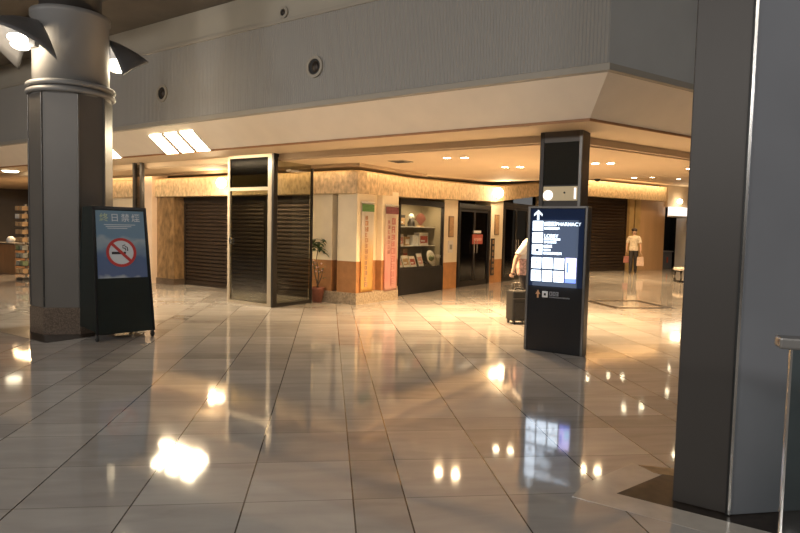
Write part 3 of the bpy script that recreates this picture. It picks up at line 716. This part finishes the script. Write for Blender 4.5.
fb = thing('fan_display', 'reddish brown fan shaped ornament on the top showcase shelf, door end', 'ornament', cs(1.42, .34, z2), BK, 'goods in the lit showcase')
m = MB(); n = 14; pts = [(0, .03)]+[(.26*math.cos(a), .03+.29*math.sin(a)) for a in [math.radians(30+120*i/n) for i in range(n+1)]]
m.prism(pts, -.008, .008); bmesh.ops.rotate(m.bm, verts=m.bm.verts, cent=(0, 0, 0), matrix=Matrix.Rotation(PI/2, 3, 'X')); mk('fan_brown', (.19, .065, .045), .6, var=.3, scale=30); m.build('fan', 'fan_brown', fb)
MB().box(-.10, .10, -.05, .05, 0, .03).build('stand', 'item_tan', fb)

def door(label, s0, w, h, leaves, sign=False):
    t = thing('shop_door', label, 'door', B(-7.42, s0), BK, 'black framed glass shop doors')
    MB().box(0, .10, -.03, .08, 0, h).box(w-.10, w, -.03, .08, 0, h).box(.10, w-.10, -.03, .08, h-.12, h).build('frame', 'black_frame', t)
    lw = (w-.2)/leaves
    for k in range(leaves):
        x = .10+k*lw
        lf = MB().box(x, x+.05, 0, .04, .0, h-.12).box(x+lw-.05, x+lw, 0, .04, 0, h-.12).box(x+.05, x+lw-.05, 0, .04, 0, .14).box(x+.05, x+lw-.05, 0, .04, h-.20, h-.12).build('door_leaf', 'black_frame', t)
        MB().box(x+.05, x+lw-.05, .014, .024, .14, h-.20).build('glass_pane', 'glass_dark', lf)
        hx = x+lw-.09 if k % 2 == 0 else x+.07
        MB().tube([(hx, 0, .85), (hx, -.05, .87), (hx, -.05, 1.20), (hx, 0, 1.22)], .011, 8).build('handle', 'chrome', lf)
    if sign:
        sg = MB().box(w*.43, w*.76, -.012, .0, 1.10, 1.36).build('hanging_notice', 'item_red', t)
        MB().box(w*.47, w*.72, -.015, -.011, 1.19, 1.26).build('notice_band', 'item_pink', sg)
        MB().box(w*.47, w*.70, -.012, 0, 1.39, 1.46).build('notice_header', 'white_paint', t)
    return t
door('black framed glass shop door with a red notice, between two cream piers', 13.57, 1.83, 2.14, 2, True)
door('wide black framed glass shop doors partly hidden behind the information sign', 16.27, 3.6, 2.30, 4)
# warm shop interiors behind the dark glass are left unlit
def wall_sign(name, label, s, w, z0, z1, k, extra=None):
    t = thing(name, label, 'sign', B(-7.42, s), BK)
    MB().box(0, w, -.025, 0, z0, z1).build('board', k, t, bevel=.003)
    return t
t = wall_sign('wall_sign', 'tall narrow wooden sign on the cream pier right of the showcase', 13.08, .24, 1.28, 1.80, 'brown_marble')
MB().box(.02, .22, -.03, -.025, 1.31, 1.77).build('inset', 'item_tan', t)
t = wall_sign('notice', 'small pale paper notice below the wooden sign on the pier beside the showcase', 13.08, .22, .90, 1.20, 'item_white')
MB().box(.05, .17, -.029, -.025, .98, 1.10).build('printed_patch', 'item_grey', t)
t = wall_sign('wall_sign', 'tall narrow wooden sign on the cream pier right of the shop door', 15.68, .28, 1.35, 1.92, 'brown_marble')
MB().box(.03, .25, -.03, -.025, 1.38, 1.89).build('inset', 'item_tan', t)
t = wall_sign('vertical_sign', 'long black vertical sign with pale characters on the pier right of the shop door', 15.50, .20, .22, 1.25, 'case_black')
m = MB()
for i in range(6):
    for x0, x1, a0, a1 in glyphs(1.10-.165*i, 1.20-.165*i, .05, .15, 40+i): m.box(x0, x1, -.029, -.024, a0, a1)
m.build('lettering', 'item_tan', t)

# banners hanging on the corner piers
def banner(label, s0, s1, z0, z1, cloth, head, hc, seed, big):
    w = s1-s0; t = thing('banner', label, 'banner', B(-7.10, s0), BK, 'vertical shop banners')
    m = MB(); n = 10; nz = 24; v = []
    for j in range(nz+1):
        for i in range(n+1): v.append((w*i/n, -.03-.008*math.sin(i/n*PI*2.2)*(1-.3*j/nz), z0+(z1-z0)*j/nz))
    m._new(v, [(j*(n+1)+i, j*(n+1)+i+1, (j+1)*(n+1)+i+1, (j+1)*(n+1)+i) for j in range(nz) for i in range(n)], 0, True)
    bmesh.ops.solidify(m.bm, geom=m.bm.faces[:], thickness=.003)
    m.build('cloth', cloth, t)
    MB().box(0, w, -.047, -.043, z1-.17, z1-.03).build('header_patch', head, t)
    m = MB(); rr = random.Random(seed); zz = z1-.25
    while zz > z0+.12:
        h = big*rr.uniform(.85, 1.1); c0 = w*.28 if seed == 1 else w*.5
        for x0, x1, a0, a1 in glyphs(zz-h, zz, c0, c0+h*1.0, seed*100+int(zz*100)): m.box(x0, x1, -.046, -.042, a0, a1)
        zz -= h*1.28
    m.build('characters', hc, t)
    if seed == 2:
        m = MB(); zz = z1-.30
        for i in range(7):
            for x0, x1, a0, a1 in glyphs(zz-.07, zz, w*.2, w*.2+.07, 900+i): m.box(x0, x1, -.046, -.042, a0, a1)
            zz -= .10
        m.build('small_characters', 'item_pink', t)
    MB().tube([(-.02, -.035, z1+.01), (w+.02, -.035, z1+.01)], .010, 8).build('top_bar', 'white_trim', t)
    MB().box(w/2-.015, w/2+.015, -.035, 0, z1, z1+.03).build('hook', 'white_trim', t)
mk('green_cloth', (.10, .22, .07), .7, var=.2, scale=20); mk('plum_cloth', (.20, .07, .08), .7, var=.2, scale=20); mk('char_brown', (.56, .33, .20), .7); mk('char_red', (.66, .30, .26), .7)
banner('orange and white vertical banner with a green header on the corner pier', 9.15, 9.53, .24, 1.94, 'banner_orange', 'green_cloth', 'char_brown', 1, .085)
banner('pink and white vertical banner with a plum header left of the showcase', 9.92, 10.36, .20, 1.92, 'banner_pink', 'plum_cloth', 'char_red', 2, .12)

# potted plant by the glass screen
pp = thing('potted_plant', 'leggy green potted plant in a reddish pot against the cream pier', 'plant', B(-7.93, 8.90), 0)
MB().lathe([(0, 0), (.095, 0), (.13, .24), (.14, .25), (.14, .29), (.125, .29), (.115, .26), (0, .26)], 28).build('pot', 'terracotta', pp)
MB().lathe([(0, .262), (.113, .262), (0, .275)], 20).build('soil', 'soil', pp)
stems = [[(0, 0, .26), (.02, .01, .55), (-.02, -.02, .85), (.02, -.02, 1.16)], [(.02, .02, .26), (-.05, -.02, .55), (-.08, -.04, .80)], [(-.02, 0, .26), (.08, -.01, .50), (.11, -.03, .66)]]
for st_ in stems: MB().tube(st_, [.014, .011, .009, .006][:len(st_)], 8).build('stem', 'bark', pp)
m = MB(); rr = random.Random(3)
def keep(q):                                  # leaves bend along the pier and the screen instead of passing through
    d = q[0]*AV.x+q[1]*AV.y; e = q[0]*BV.x+q[1]*BV.y; d2 = min(d, .135)
    return (q[0]+(d2-d)*AV.x, q[1]+(d2-d)*AV.y, q[2])
def leafp(m, base, ang, ln, droop, wd):
    v = []; n = 6
    for i in range(n+1):
        u = i/n; w = wd*math.sin(PI*min(1, .08+.92*u))**.8 if u < 1 else .001
        x = ln*u; z = .35*ln*u-droop*ln*u*u
        for sgn in (-1, 0, 1):
            lx, ly = x, sgn*w
            v.append(keep((base[0]+lx*math.cos(ang)-ly*math.sin(ang), base[1]+lx*math.sin(ang)+ly*math.cos(ang), base[2]+z-(.25*w if sgn else 0))))
    m._new(v, [(i*3+j, i*3+j+1, (i+1)*3+j+1, (i+1)*3+j) for i in range(n) for j in range(2)], 0, True)
for k in range(34):
    b0 = (rr.uniform(-.06, .06), rr.uniform(-.06, .05), rr.uniform(.98, 1.24)); leafp(m, b0, rr.uniform(0, 2*PI), rr.uniform(.12, .22), rr.uniform(.3, .9), rr.uniform(.025, .045))
for k in range(22):
    c_ = rr.choice([(-.08, -.04), (.11, -.03), (0, 0)]); leafp(m, (c_[0], c_[1], rr.uniform(.42, .80)), rr.uniform(0, 2*PI), rr.uniform(.07, .12), .5, .02)
m.build('foliage', 'leaf', pp)
m = MB()
for k in range(9): m.ball((rr.uniform(-.11, .13), rr.uniform(-.08, .03), rr.uniform(.58, .82)), (.018, .018, .018), u=8, w=6)
m.build('blossom', 'flower', pp)

# ------------------------------------------------------------------ lamps
def lookdown(): return (0, 0, 0)
def downlight(label, t, s, proto=[]):
    z = ceilz(s)-.001
    if not proto:
        o = thing('downlight', label, 'lamp', B(t, s, z), 0, 'recessed downlights in the hall ceiling')
        MB().lathe([(.058, -.004), (.085, -.008), (.09, 0), (.058, 0)], 24).build('trim_ring', 'white_trim', o)
        MB().disc((0, 0, -.003), .058, 'z', .004, 24).build('lens', 'lamp_down', o)
        proto.append(o)
    else: o = dup(proto[0], B(t, s, z), label)
    lamp('downlight_beam', 'SPOT', B(t, s, z-.03), 300 if s < 11 else 185, WARM, .055, (0, 0, 0), cone=2.5)
for lb_, t, s in [
    ('left lamp of the ceiling pair left of the mirrored pillar, nearer the glass screen', -4.97, 8.66), ('right lamp of the ceiling pair left of the mirrored pillar, nearer the glass screen', -4.70, 8.75),
    ('left lamp of the ceiling pair just left of the mirrored pillar', -4.69, 10.29), ('right lamp of the ceiling pair just left of the mirrored pillar', -4.44, 10.38),
    ('left lamp of the ceiling pair just right of the mirrored pillar', -3.07, 10.30), ('right lamp of the ceiling pair just right of the mirrored pillar', -2.84, 10.38),
    ('left lamp of the ceiling pair half way from mirrored pillar to right column', -3.62, 15.3), ('right lamp of the ceiling pair half way from mirrored pillar to right column', -3.34, 15.9),
    ('left lamp of the ceiling pair nearest the right column', -3.4, 19.6), ('right lamp of the ceiling pair nearest the right column', -3.05, 19.9),
    ('single ceiling downlight touching the edge of the right column', -1.93, 12.23),
    ('left lamp of the faint ceiling pair above the far shutter', -6.1, 19.2), ('right lamp of the faint ceiling pair above the far shutter', -5.8, 19.6),
    ('left lamp of the ceiling pair above the walking person', -5.6, 21.3), ('right lamp of the ceiling pair above the walking person', -5.2, 21.6),
    ('single downlight above the tan wood panel at the back', -4.2, 24.4)]: downlight(lb_, t, s)
# vent and dome camera on the ceiling
vt = thing('ceiling_vent', 'small dark ceiling vent left of the downlights', 'vent', B(-5.96, 8.78, 2.62), ROT)
MB().box(-.16, .16, -.16, .16, -.012, 0).build('frame', 'fascia_trim', vt)
m = MB()
for i in range(5): m.box(-.13, .13, -.12+.05*i, -.09+.05*i, -.018, -.010)
m.build('slats', 'gasket', vt)
dc = thing('dome_camera', 'small black dome security camera on the ceiling right of the mirrored pillar', 'camera', B(-5.35, 18.2, ceilz(18.2)-.005), 0)
MB().lathe([(0, .0), (.11, 0), (.11, -.03), (0, -.03)], 20).build('base', 'black_frame', dc); MB().ball((0, 0, -.05), (.095, .095, .08)).build('dome', 'kiosk_black', dc)

def globe(label, loc, r, e, rot=0):
    t = thing('globe_lamp', label, 'lamp', loc, rot, 'globe lamps on the plaster band')
    MB().ball((0, -r[1], 0), r, u=24, w=14).build('globe', 'lamp_globe', t)
    MB().disc((0, .0, 0), min(r)*.8, 'y', .03, 20).build('back_plate', 'steel', t)
    lamp('globe_light', 'POINT', Vector(loc)+Matrix.Rotation(rot, 3, 'Z') @ Vector((0, -r[1]*2-.12, -.05)), e, WARM2, .08)
globe('round glowing lamp on the plaster band left of the glass screen', B(-10.66, 8.92, 2.36), (.115, .10, .115), 14, ROT)
globe('oval glowing lamp on the plaster band above the second shop pier', B(-7.26, 15.35, 2.50), (.21, .10, .14), 24, BK)
globe('small round glowing lamp above the white lit band at the back of the hall', O2+CV*6.55-CN*.115+Vector((0, 0, 2.88)), (.13, .10, .10), 5, ROTC)
# strip lights set into the sloping cove
ang = math.atan2(.38, .5)
def strip(label, t0):
    c = thing('strip_light', label, 'lamp', B(t0, 6.82, 2.872), ROT, 'strip lights in the sloping cove')
    m = MB(); m.hexa([(-.17, -.19, .148), (.17, -.19, .148), (.17, .19, -.141), (-.17, .19, -.141)], [(-.17, -.18, .162), (.17, -.18, .162), (.17, .20, -.127), (-.17, .20, -.127)])
    m.build('diffuser', 'lamp_strip', c)
    for x in (-.185, .17): MB().hexa([(x, -.19, .145), (x+.015, -.19, .145), (x+.015, .19, -.144), (x, .19, -.144)], [(x, -.18, .162), (x+.015, -.18, .162), (x+.015, .20, -.127), (x, .20, -.127)]).build('frame_edge', 'white_trim', c)
def add_floor_fill(t0): lamp('hall_floor_fill', 'AREA', B(t0, 6.88, 2.715), 26, WARM2, .34, (math.radians(8), 0, ROT), sy=.12)  # added lamp facing down below the cove, brightens the hall floor
for t0_ in (-12.6, -11.6, -9.8, -9.36, -8.92): add_floor_fill(t0_)
strip('first of three strip lights in the sloping cove left of the glass screen', -9.80)
strip('second of three strip lights in the sloping cove left of the glass screen', -9.36)
strip('third of three strip lights in the sloping cove, nearest the glass screen', -8.92)
strip('strip light in the sloping cove right beside the grey column', -11.62)
# light from the cove tubes in front of the plaster band
lamp('cove_tube', 'AREA', B(-11.7, 8.77, 2.59), 12, WARM, 9.0, (math.radians(62), 0, ROT), sy=.05)
lamp('cove_tube', 'AREA', B(-6.88, 12.4, 2.60), 10, WARM, 6.6, (math.radians(62), 0, BK), sy=.05)
ft = O2+CV*2.4-CN*.42+Vector((0, 0, 3.46)); lamp('cove_tube', 'AREA', ft, 26, WARM, 6.4, (math.radians(62), 0, ROTC), sy=.05)
struct('trim_14', MB().sweep([(v.x, v.y) for v in (B(-16.4, 8.69), B(-6.78, 8.69), B(-6.78, 11.0))], [(0, 2.56), (0, 2.63), (.02, 2.63), (.02, 2.56)]), 'hall_ceiling')

# round air nozzles on the fascia
def nozzle(label, t, z, s=6.51, r=.115):
    o = thing('air_nozzle', label, 'vent', B(t, s, z), ROT, 'round air nozzles on the upper wall')
    MB().disc((0, -.012, 0), r+.03, 'y', .03, 28, r_in=r-.01).build('rim', 'fascia_trim', o)
    MB().disc((0, -.004, 0), r, 'y', .012, 28).build('opening', 'gasket', o)
    MB().ball((.01, .0, 0), (r*.55, .035, r*.7)).build('nozzle_ball', 'shutter_rail', o)
nozzle('large dark round air nozzle on the fascia above the glass screen', -5.90, 3.69, r=.12)
nozzle('dark round air nozzle on the fascia nearer the grey column', -9.40, 3.69)
nozzle('small dark round nozzle on the wall above the ledge line', -6.56, 4.56, 6.55, .06)

# white band light, counter and bench at the far right
lbn = thing('light_band', 'white lit band above the dark opening beside the right column', 'lamp', O2+CV*5.88, ROTC)
MB().box(0, 3.6, -.24, -.13, 2.27, 2.63).build('diffuser', 'lamp_band', lbn); MB().box(0, 3.6, -.26, -.11, 2.21, 2.27).build('lower_rim', 'white_paint', lbn)
ct = thing('counter', 'low slate blue counter standing inside the dark opening at the back', 'counter', O2+CV*6.15+CN*.5, ROTC)
MB().box(0, 1.15, 0, .5, 0, .72).build('body', 'slate_blue', ct, bevel=.01); MB().box(-.03, 1.18, -.04, .52, .72, .77).build('counter_top', 'print_grey', ct, bevel=.01)
MB().box(.75, .85, -.012, 0, .25, .5).build('notice', 'item_red', ct)
bn = thing('bench', 'bench with a white seat on a black loop frame, cut by the right column', 'bench', Vector((8.62, 18.75, 0)), 0)
MB().box(0, 1.6, -.02, .48, .36, .45).build('seat', 'cushion_white', bn, bevel=.025)
for x in (.05, 1.5):
    q = [(x, y, z) for y, z in ((.02, .03), (.44, .03), (.44, .355), (.02, .355))]
    MB().tube(q, .042, 8, closed=True).build('leg_loop', 'black_frame', bn)
MB().tube([(.05, .02, .03), (1.5, .02, .03)], .042, 8).build('rail', 'black_frame', bn)

# ------------------------------------------------------------------ open shop at the far left
bstruct('wall_shop_left', [(-24, -15.4, 11.2, 11.4, 0, 3.0, 0), (-15.5, -15.35, 9.3, 11.3, 0, 2.7, 0)], ['counter_wood'])
ctr = thing('shop_counter', 'brown wooden counter of the open shop beyond the grey column', 'counter', B(-18.9, 7.75), ROT)
MB().box(0, 1.25, 0, .55, 0, .80).build('body', 'counter_wood', ctr, bevel=.01); MB().box(-.03, 1.28, -.04, .58, .80, .84).build('counter_top', 'shelf_dark', ctr)
sh = thing('display_shelves', 'dark display shelves at the back of the open shop beyond the grey column', 'shelves', B(-20.2, 9.6), ROT)
MB().box(0, 3.2, .42, .46, 0, 2.1).build('back_panel', 'shelf_dark', sh)
for z in (.45, .85, 1.25, 1.65, 2.05): MB().box(0, 3.2, 0, .42, z, z+.03).build('shelf', 'shelf_dark', sh)
for x in (0, 1.07, 2.13, 3.17): MB().box(x, x+.03, 0, .42, 0, 2.08).build('upright', 'shelf_dark', sh)
rk = random.Random(5); kinds = ['item_white', 'item_grey', 'item_tan', 'item_green', 'item_pink']
gi = None
for z in (.88, 1.28, 1.68):
    x = .10
    while x < 3.05:
        w = rk.uniform(.10, .17)
        if not any(abs(x+w/2-u) < w/2+.03 for u in (1.085, 2.145)):
            o = MB().box(-w/2, w/2, 0, .2, 0, rk.uniform(.12, .27)).build('packaged_good', rk.choice(kinds), loc=B(-20.2+x+w/2, 9.65, z), rotz=ROT, bevel=.006)
            tag(o, 'small packaged good on the dark shelves of the open shop', 'package', 'goods on the dark shop shelves')
        x += w+.05
rc2 = thing('display_rack', 'tall narrow rack of small goods close to the grey column', 'rack', B(-15.95, 7.25), ROT)
MB().box(-.16, .16, -.16, .16, 0, .06).build('base', 'shelf_dark', rc2); MB().box(-.02, .02, -.02, .02, 0, 1.85).build('post', 'steel', rc2)
for i in range(9): MB().box(-.19, .19, -.19, .19, .16+.19*i, .17+.19*i).build('tray', 'shelf_dark', rc2)
for i in range(9):
    for x in (-.11, .11):
        for y in (-.10, .10):
            o = MB().box(-.07, .07, -.06, .06, 0, .11).build('souvenir_box', rk.choice(['item_white', 'item_green', 'item_tan', 'item_grey']), loc=B(-15.95+x, 7.25+y, .171+.19*i), rotz=ROT, bevel=.005)
            tag(o, 'little boxed souvenir on the tall narrow rack by the grey column', 'box', 'souvenirs on the narrow rack')
rg = tag(MB().lathe([(0, 0), (.10, 0), (.11, .09), (.06, .16), (0, .17)], 18).build('white_pot', 'white_paint', loc=B(-18.35, 7.95, .841)), 'round white pot standing on the wooden counter of the open shop', 'pot')
sg = thing('hanging_sign', 'narrow pink sign hanging in the open shop above the counter', 'sign', B(-17.95, 8.4, 1.45), ROT)
MB().box(-.09, .09, 0, .02, 0, .60).build('board', 'item_pink', sg); MB().tube([(0, .01, .60), (0, .01, 1.16)], .006, 6).build('cord', 'shelf_dark', sg)
lamp('shop_light', 'AREA', B(-18.5, 8.9, 2.58), 170, WARM, 3.0, (0, 0, ROT), sy=.5)
cl = thing('ceiling_lamp', 'round glowing ceiling lamp in the open shop at the left edge', 'lamp', B(-17.15, 7.45, 2.735), ROT)
MB().lathe([(0, -.06), (.16, -.05), (.20, -.01), (.20, 0), (0, 0)], 24).build('diffuser', 'lamp_globe', cl); MB().lathe([(.20, -.02), (.22, -.015), (.22, 0), (.20, 0)], 24).build('rim', 'white_trim', cl)

# ------------------------------------------------------------------ people
def skin_mesh(verts, edges, radii, sub=2):
    me = bpy.data.meshes.new('tmp'); bm = bmesh.new(); lay = bm.verts.layers.skin.verify(); vs = []
    for i, (v, r) in enumerate(zip(verts, radii)):
        b = bm.verts.new(v); b[lay].radius = r if isinstance(r, tuple) else (r, r); b[lay].use_root = (i == 0); vs.append(b)
    for a, b in edges: bm.edges.new((vs[a], vs[b]))
    bm.to_mesh(me); bm.free(); o = bpy.data.objects.new('tmp', me); COL.objects.link(o)
    s = o.modifiers.new('s', 'SKIN'); s.use_smooth_shade = True; o.modifiers.new('d', 'SUBSURF').levels = sub
    dg = bpy.context.evaluated_depsgraph_get(); out = bpy.data.meshes.new_from_object(o.evaluated_get(dg))
    bpy.data.objects.remove(o); bpy.data.meshes.remove(me); return out

def person(label, loc, rotz, J, hair, top, low, shoe, skirt=None, hands=True):
    t = thing('person', label, 'person', loc, rotz)
    names = list(J); idx = {n: i for i, n in enumerate(names)}
    E = [('pelvis', 'waist'), ('waist', 'chest'), ('chest', 'collar'), ('collar', 'neck'), ('neck', 'jaw'), ('jaw', 'crown')]
    for q in 'lr': E += [('chest', 'sh'+q), ('sh'+q, 'el'+q), ('el'+q, 'wr'+q), ('wr'+q, 'pm'+q), ('pelvis', 'hip'+q), ('hip'+q, 'kn'+q), ('kn'+q, 'an'+q), ('an'+q, 'to'+q)]
    me = skin_mesh([J[n][0] for n in names], [(idx[a], idx[b]) for a, b in E], [J[n][1] for n in names])
    bm = bmesh.new(); bm.from_mesh(me)
    for f_ in bm.faces: f_.smooth = True
    for q, sx in (('l', -1), ('r', 1)):                      # five curled fingers on each palm
        W_ = Vector(J['wr'+q][0]); P_ = Vector(J['pm'+q][0]); d = (P_-W_).normalized(); fw = Vector((0, -1, 0)); fw = (fw-d*fw.dot(d)).normalized(); sd = d.cross(fw).normalized()
        for k, ln in enumerate((.062, .072, .076, .070)):
            b0 = P_+d*.005+fw*(.028-.019*k); fm = skin_mesh([b0, b0+d*ln*.5, b0+d*ln*.85-sd*sx*.0+fw*.012], [(0, 1), (1, 2)], [.010, .0095, .008], 1); bm.from_mesh(fm)
        b0 = W_.lerp(P_, .55)+fw*.02; fm = skin_mesh([b0, b0+fw*.03+d*.02, b0+fw*.035+d*.055], [(0, 1), (1, 2)], [.012, .0105, .009], 1); bm.from_mesh(fm)
    hc = Vector(J['crown'][0]); jc = Vector(J['jaw'][0]); mid = hc.lerp(jc, .5)
    m2 = MB(); m2.bm.free(); m2.bm = bm
    n0 = set(bm.faces)
    m2.ball(mid+Vector((0, -.095, -.012)), (.013, .018, .026)); m2.ball(mid+Vector((-.088, 0, -.005)), (.013, .024, .034)); m2.ball(mid+Vector((.088, 0, -.005)), (.013, .024, .034))
    m2.ball(mid+Vector((-.032, -.086, .022)), (.013, .008, .009), 1, 10, 8); m2.ball(mid+Vector((.032, -.086, .022)), (.013, .008, .009), 1, 10, 8)
    m2.ball(mid+Vector((0, -.084, -.055)), (.024, .010, .008), 2, 10, 8)
    body = m2.build('body', ['skin', 'hair_dark', 'bag_red'], t)
    def garment(name, k, test, grow, cuts):
        b = bmesh.new(); b.from_mesh(me)
        for zc_ in cuts: bmesh.ops.bisect_plane(b, geom=b.verts[:]+b.edges[:]+b.faces[:], plane_co=(0, 0, zc_), plane_no=(0, 0, 1))
        b.normal_update()
        kill = [f_ for f_ in b.faces if not test(f_.calc_center_median())]
        nrm = {v: v.normal.copy() for v in b.verts}
        for v in b.verts: v.co += nrm[v]*grow
        bmesh.ops.delete(b, geom=kill, context='FACES')
        for f_ in b.faces: f_.smooth = True
        m3 = MB(); m3.bm.free(); m3.bm = b; o = m3.build(name, k, t); so = o.modifiers.new('thickness', 'SOLIDIFY'); so.thickness = .004; so.offset = 0; return o
    garment('shirt', top, lambda c: .86 < c.z < 1.435 and not (c.z < 1.16 and abs(c.x) > .185), .020, (.86, 1.16, 1.435))
    garment('trousers', low, lambda c: .085 < c.z < .95 and abs(c.x) < .185, .014, (.085, .95))
    garment('shoes', shoe, lambda c: c.z < .095, .010, (.095,))
    if skirt: garment('blouse_hem', skirt, lambda c: .80 < c.z < 1.08 and abs(c.x) < .185, .034, (.80, 1.08))
    h = MB(); h.ball(hc+Vector((0, .030, .024)), (.106, .104, .078), u=20, w=12); h.ball(mid+Vector((0, .055, .01)), (.096, .072, .10), u=20, w=12); h.build('hair', hair, t)
    return t
def pose(arm_l, arm_r, stride=.1):
    J = {'pelvis': ((0, 0, .93), (.135, .10)), 'waist': ((0, 0, 1.06), (.125, .095)), 'chest': ((0, 0, 1.25), (.145, .105)), 'collar': ((0, .005, 1.40), (.075, .065)), 'neck': ((0, -.005, 1.46), .052), 'jaw': ((0, -.02, 1.52), (.070, .078)), 'crown': ((0, -.015, 1.625), (.078, .090))}
    for q, sx, arm, st in (('l', -1, arm_l, stride), ('r', 1, arm_r, -stride)):
        J['sh'+q] = ((sx*.165, 0, 1.365), .062); J['el'+q] = (arm[0], .046); J['wr'+q] = (arm[1], .032); J['pm'+q] = (arm[2], (.036, .022))
        J['hip'+q] = ((sx*.085, 0, .86), .088); J['kn'+q] = ((sx*.09, -.03-st*.6, .475), .062); J['an'+q] = ((sx*.09, .02-st*1.1, .085), .042); J['to'+q] = ((sx*.10, -.12-st*1.1, .035), (.042, .032))
    return J
aL = [(-.235, .03, 1.11), (-.24, -.06, .89), (-.235, -.085, .81)]; aR = [(.24, .0, 1.11), (.25, -.03, .88), (.245, -.045, .80)]
mp = person('person in cream top and dark trousers walking with bags at the back of the hall', Vector((8.75, 22.90, 0)), math.radians(-21), pose(aL, aR, .10), 'hair_dark', 'shirt_cream', 'trouser_dark', 'shoe')
mp.scale = (.985, .985, .985)
Rm = Matrix.Rotation(math.radians(-21), 4, 'Z')
def bag(label, cx, k, w, h, z):
    t = thing('shopping_bag', label, 'bag', Vector((8.75, 22.90, 0))+Rm @ Vector((cx, -.06, z)), math.radians(-21))
    MB().hexa([(-w/2, -.06, -h), (w/2, -.06, -h), (w/2, .06, -h), (-w/2, .06, -h)], [(-w*.42, -.04, 0), (w*.42, -.04, 0), (w*.42, .04, 0), (-w*.42, .04, 0)]).build('body', k, t, bevel=.01)
    for y in (-.035, .035): MB().tube([(-w*.25, y, -.02), (-w*.18, y*.6, .10), (0, 0, .135), (w*.18, y*.6, .10), (w*.25, y, -.02)], .007, 6).build('handle', k, t)
bag('pale bag hanging from the hand nearer the wood panel', .25, 'bag_pale', .26, .34, .62)
bag('dark red bag hanging from the hand nearer the far shutter', -.24, 'bag_red', .22, .26, .64)

def lean(J):
    for n, dy, dzz in (('waist', -.01, 0), ('chest', -.04, 0), ('collar', -.10, -.02), ('neck', -.14, -.035), ('jaw', -.19, -.06), ('crown', -.22, -.07)):
        (x, y, z), r = J[n]; J[n] = ((x, y+dy, z+dzz), r)
    for q in 'lr':
        (x, y, z), r = J['sh'+q]; J['sh'+q] = ((x, y-.07, z-.02), r)
    return J
# traveller half hidden by the sign, walking to the right and pulling a suitcase
a1 = [(-.23, .10, 1.10), (-.25, .14, .90), (-.255, .16, .82)]; a2 = [(.23, -.03, 1.11), (.24, -.12, .91), (.235, -.15, .83)]
pw = Vector((2.04, 10.02, 0))
person('person in a white top and dark trousers, half hidden behind the information sign', pw, math.radians(70), lean(pose(a1, a2, .06)), 'hair_dark', 'shirt_white', 'trouser_dark', 'shoe', 'skirt_pink').scale = (.94, .94, .94)
su = thing('suitcase', 'black upright wheeled suitcase behind the left edge of the information sign', 'suitcase', Vector((1.90, 9.64, 0)), math.radians(20))
MB().box(-.17, .17, -.12, .12, .05, .53).build('shell', 'case_fabric', su, bevel=.03)
MB().box(-.13, .13, -.135, -.118, .10, .34).build('front_pocket', 'case_fabric', su, bevel=.012)
MB().box(-.17, .17, -.123, -.119, .40, .41).build('zip', 'kiosk_rim', su)
MB().tube([(-.08, .09, .52), (-.08, .09, .62), (-.06, .09, .64), (.06, .09, .64), (.08, .09, .62), (.08, .09, .52)], .010, 8).build('pull_handle', 'kiosk_rim', su)
MB().tube([(-.07, 0, .53), (-.06, 0, .56), (.06, 0, .56), (.07, 0, .53)], .011, 8).build('carry_handle', 'rubber', su)
for x in (-.13, .13):
    for y in (-.09, .09): MB().disc((x, y, .03), .03, 'x', .022, 16).build('wheel', 'rubber', su)

# ------------------------------------------------------------------ world and view
w = bpy.data.worlds.new('dim_atrium'); scn.world = w; w.use_nodes = True
bg = w.node_tree.nodes['Background']; bg.inputs[0].default_value = (1, .97, .93, 1); bg.inputs[1].default_value = .08
# added unseen area lamps: large ones brighten the fascia, dim ones overhead the floor
for t in (-12.5, -4.4, .5, 5.5):
    lamp('fascia_fill', 'AREA', B(t, -6.5, 4.4), 125, (1, .96, .91), 1.6, (math.radians(97), 0, ROT), sy=.8)
for t, s in ((-8.5, -1.5), (-2, -3.0), (5, 6)):
    lamp('concourse_fill', 'AREA', B(t, s, 5.05), 26, (1, .90, .78), 2.0, (0, 0, ROT), sy=2.0)
vs_ = scn.view_settings; scn.display_settings.display_device = 'sRGB'
vs_.view_transform = 'Standard'; vs_.look = 'None'; vs_.exposure = .7; vs_.gamma = 1.; vs_.use_curve_mapping = False
scn.cycles.use_denoising = True
scn.cycles.max_bounces = 8; scn.cycles.transparent_max_bounces = 12
scn.cycles.sample_clamp_indirect = 6
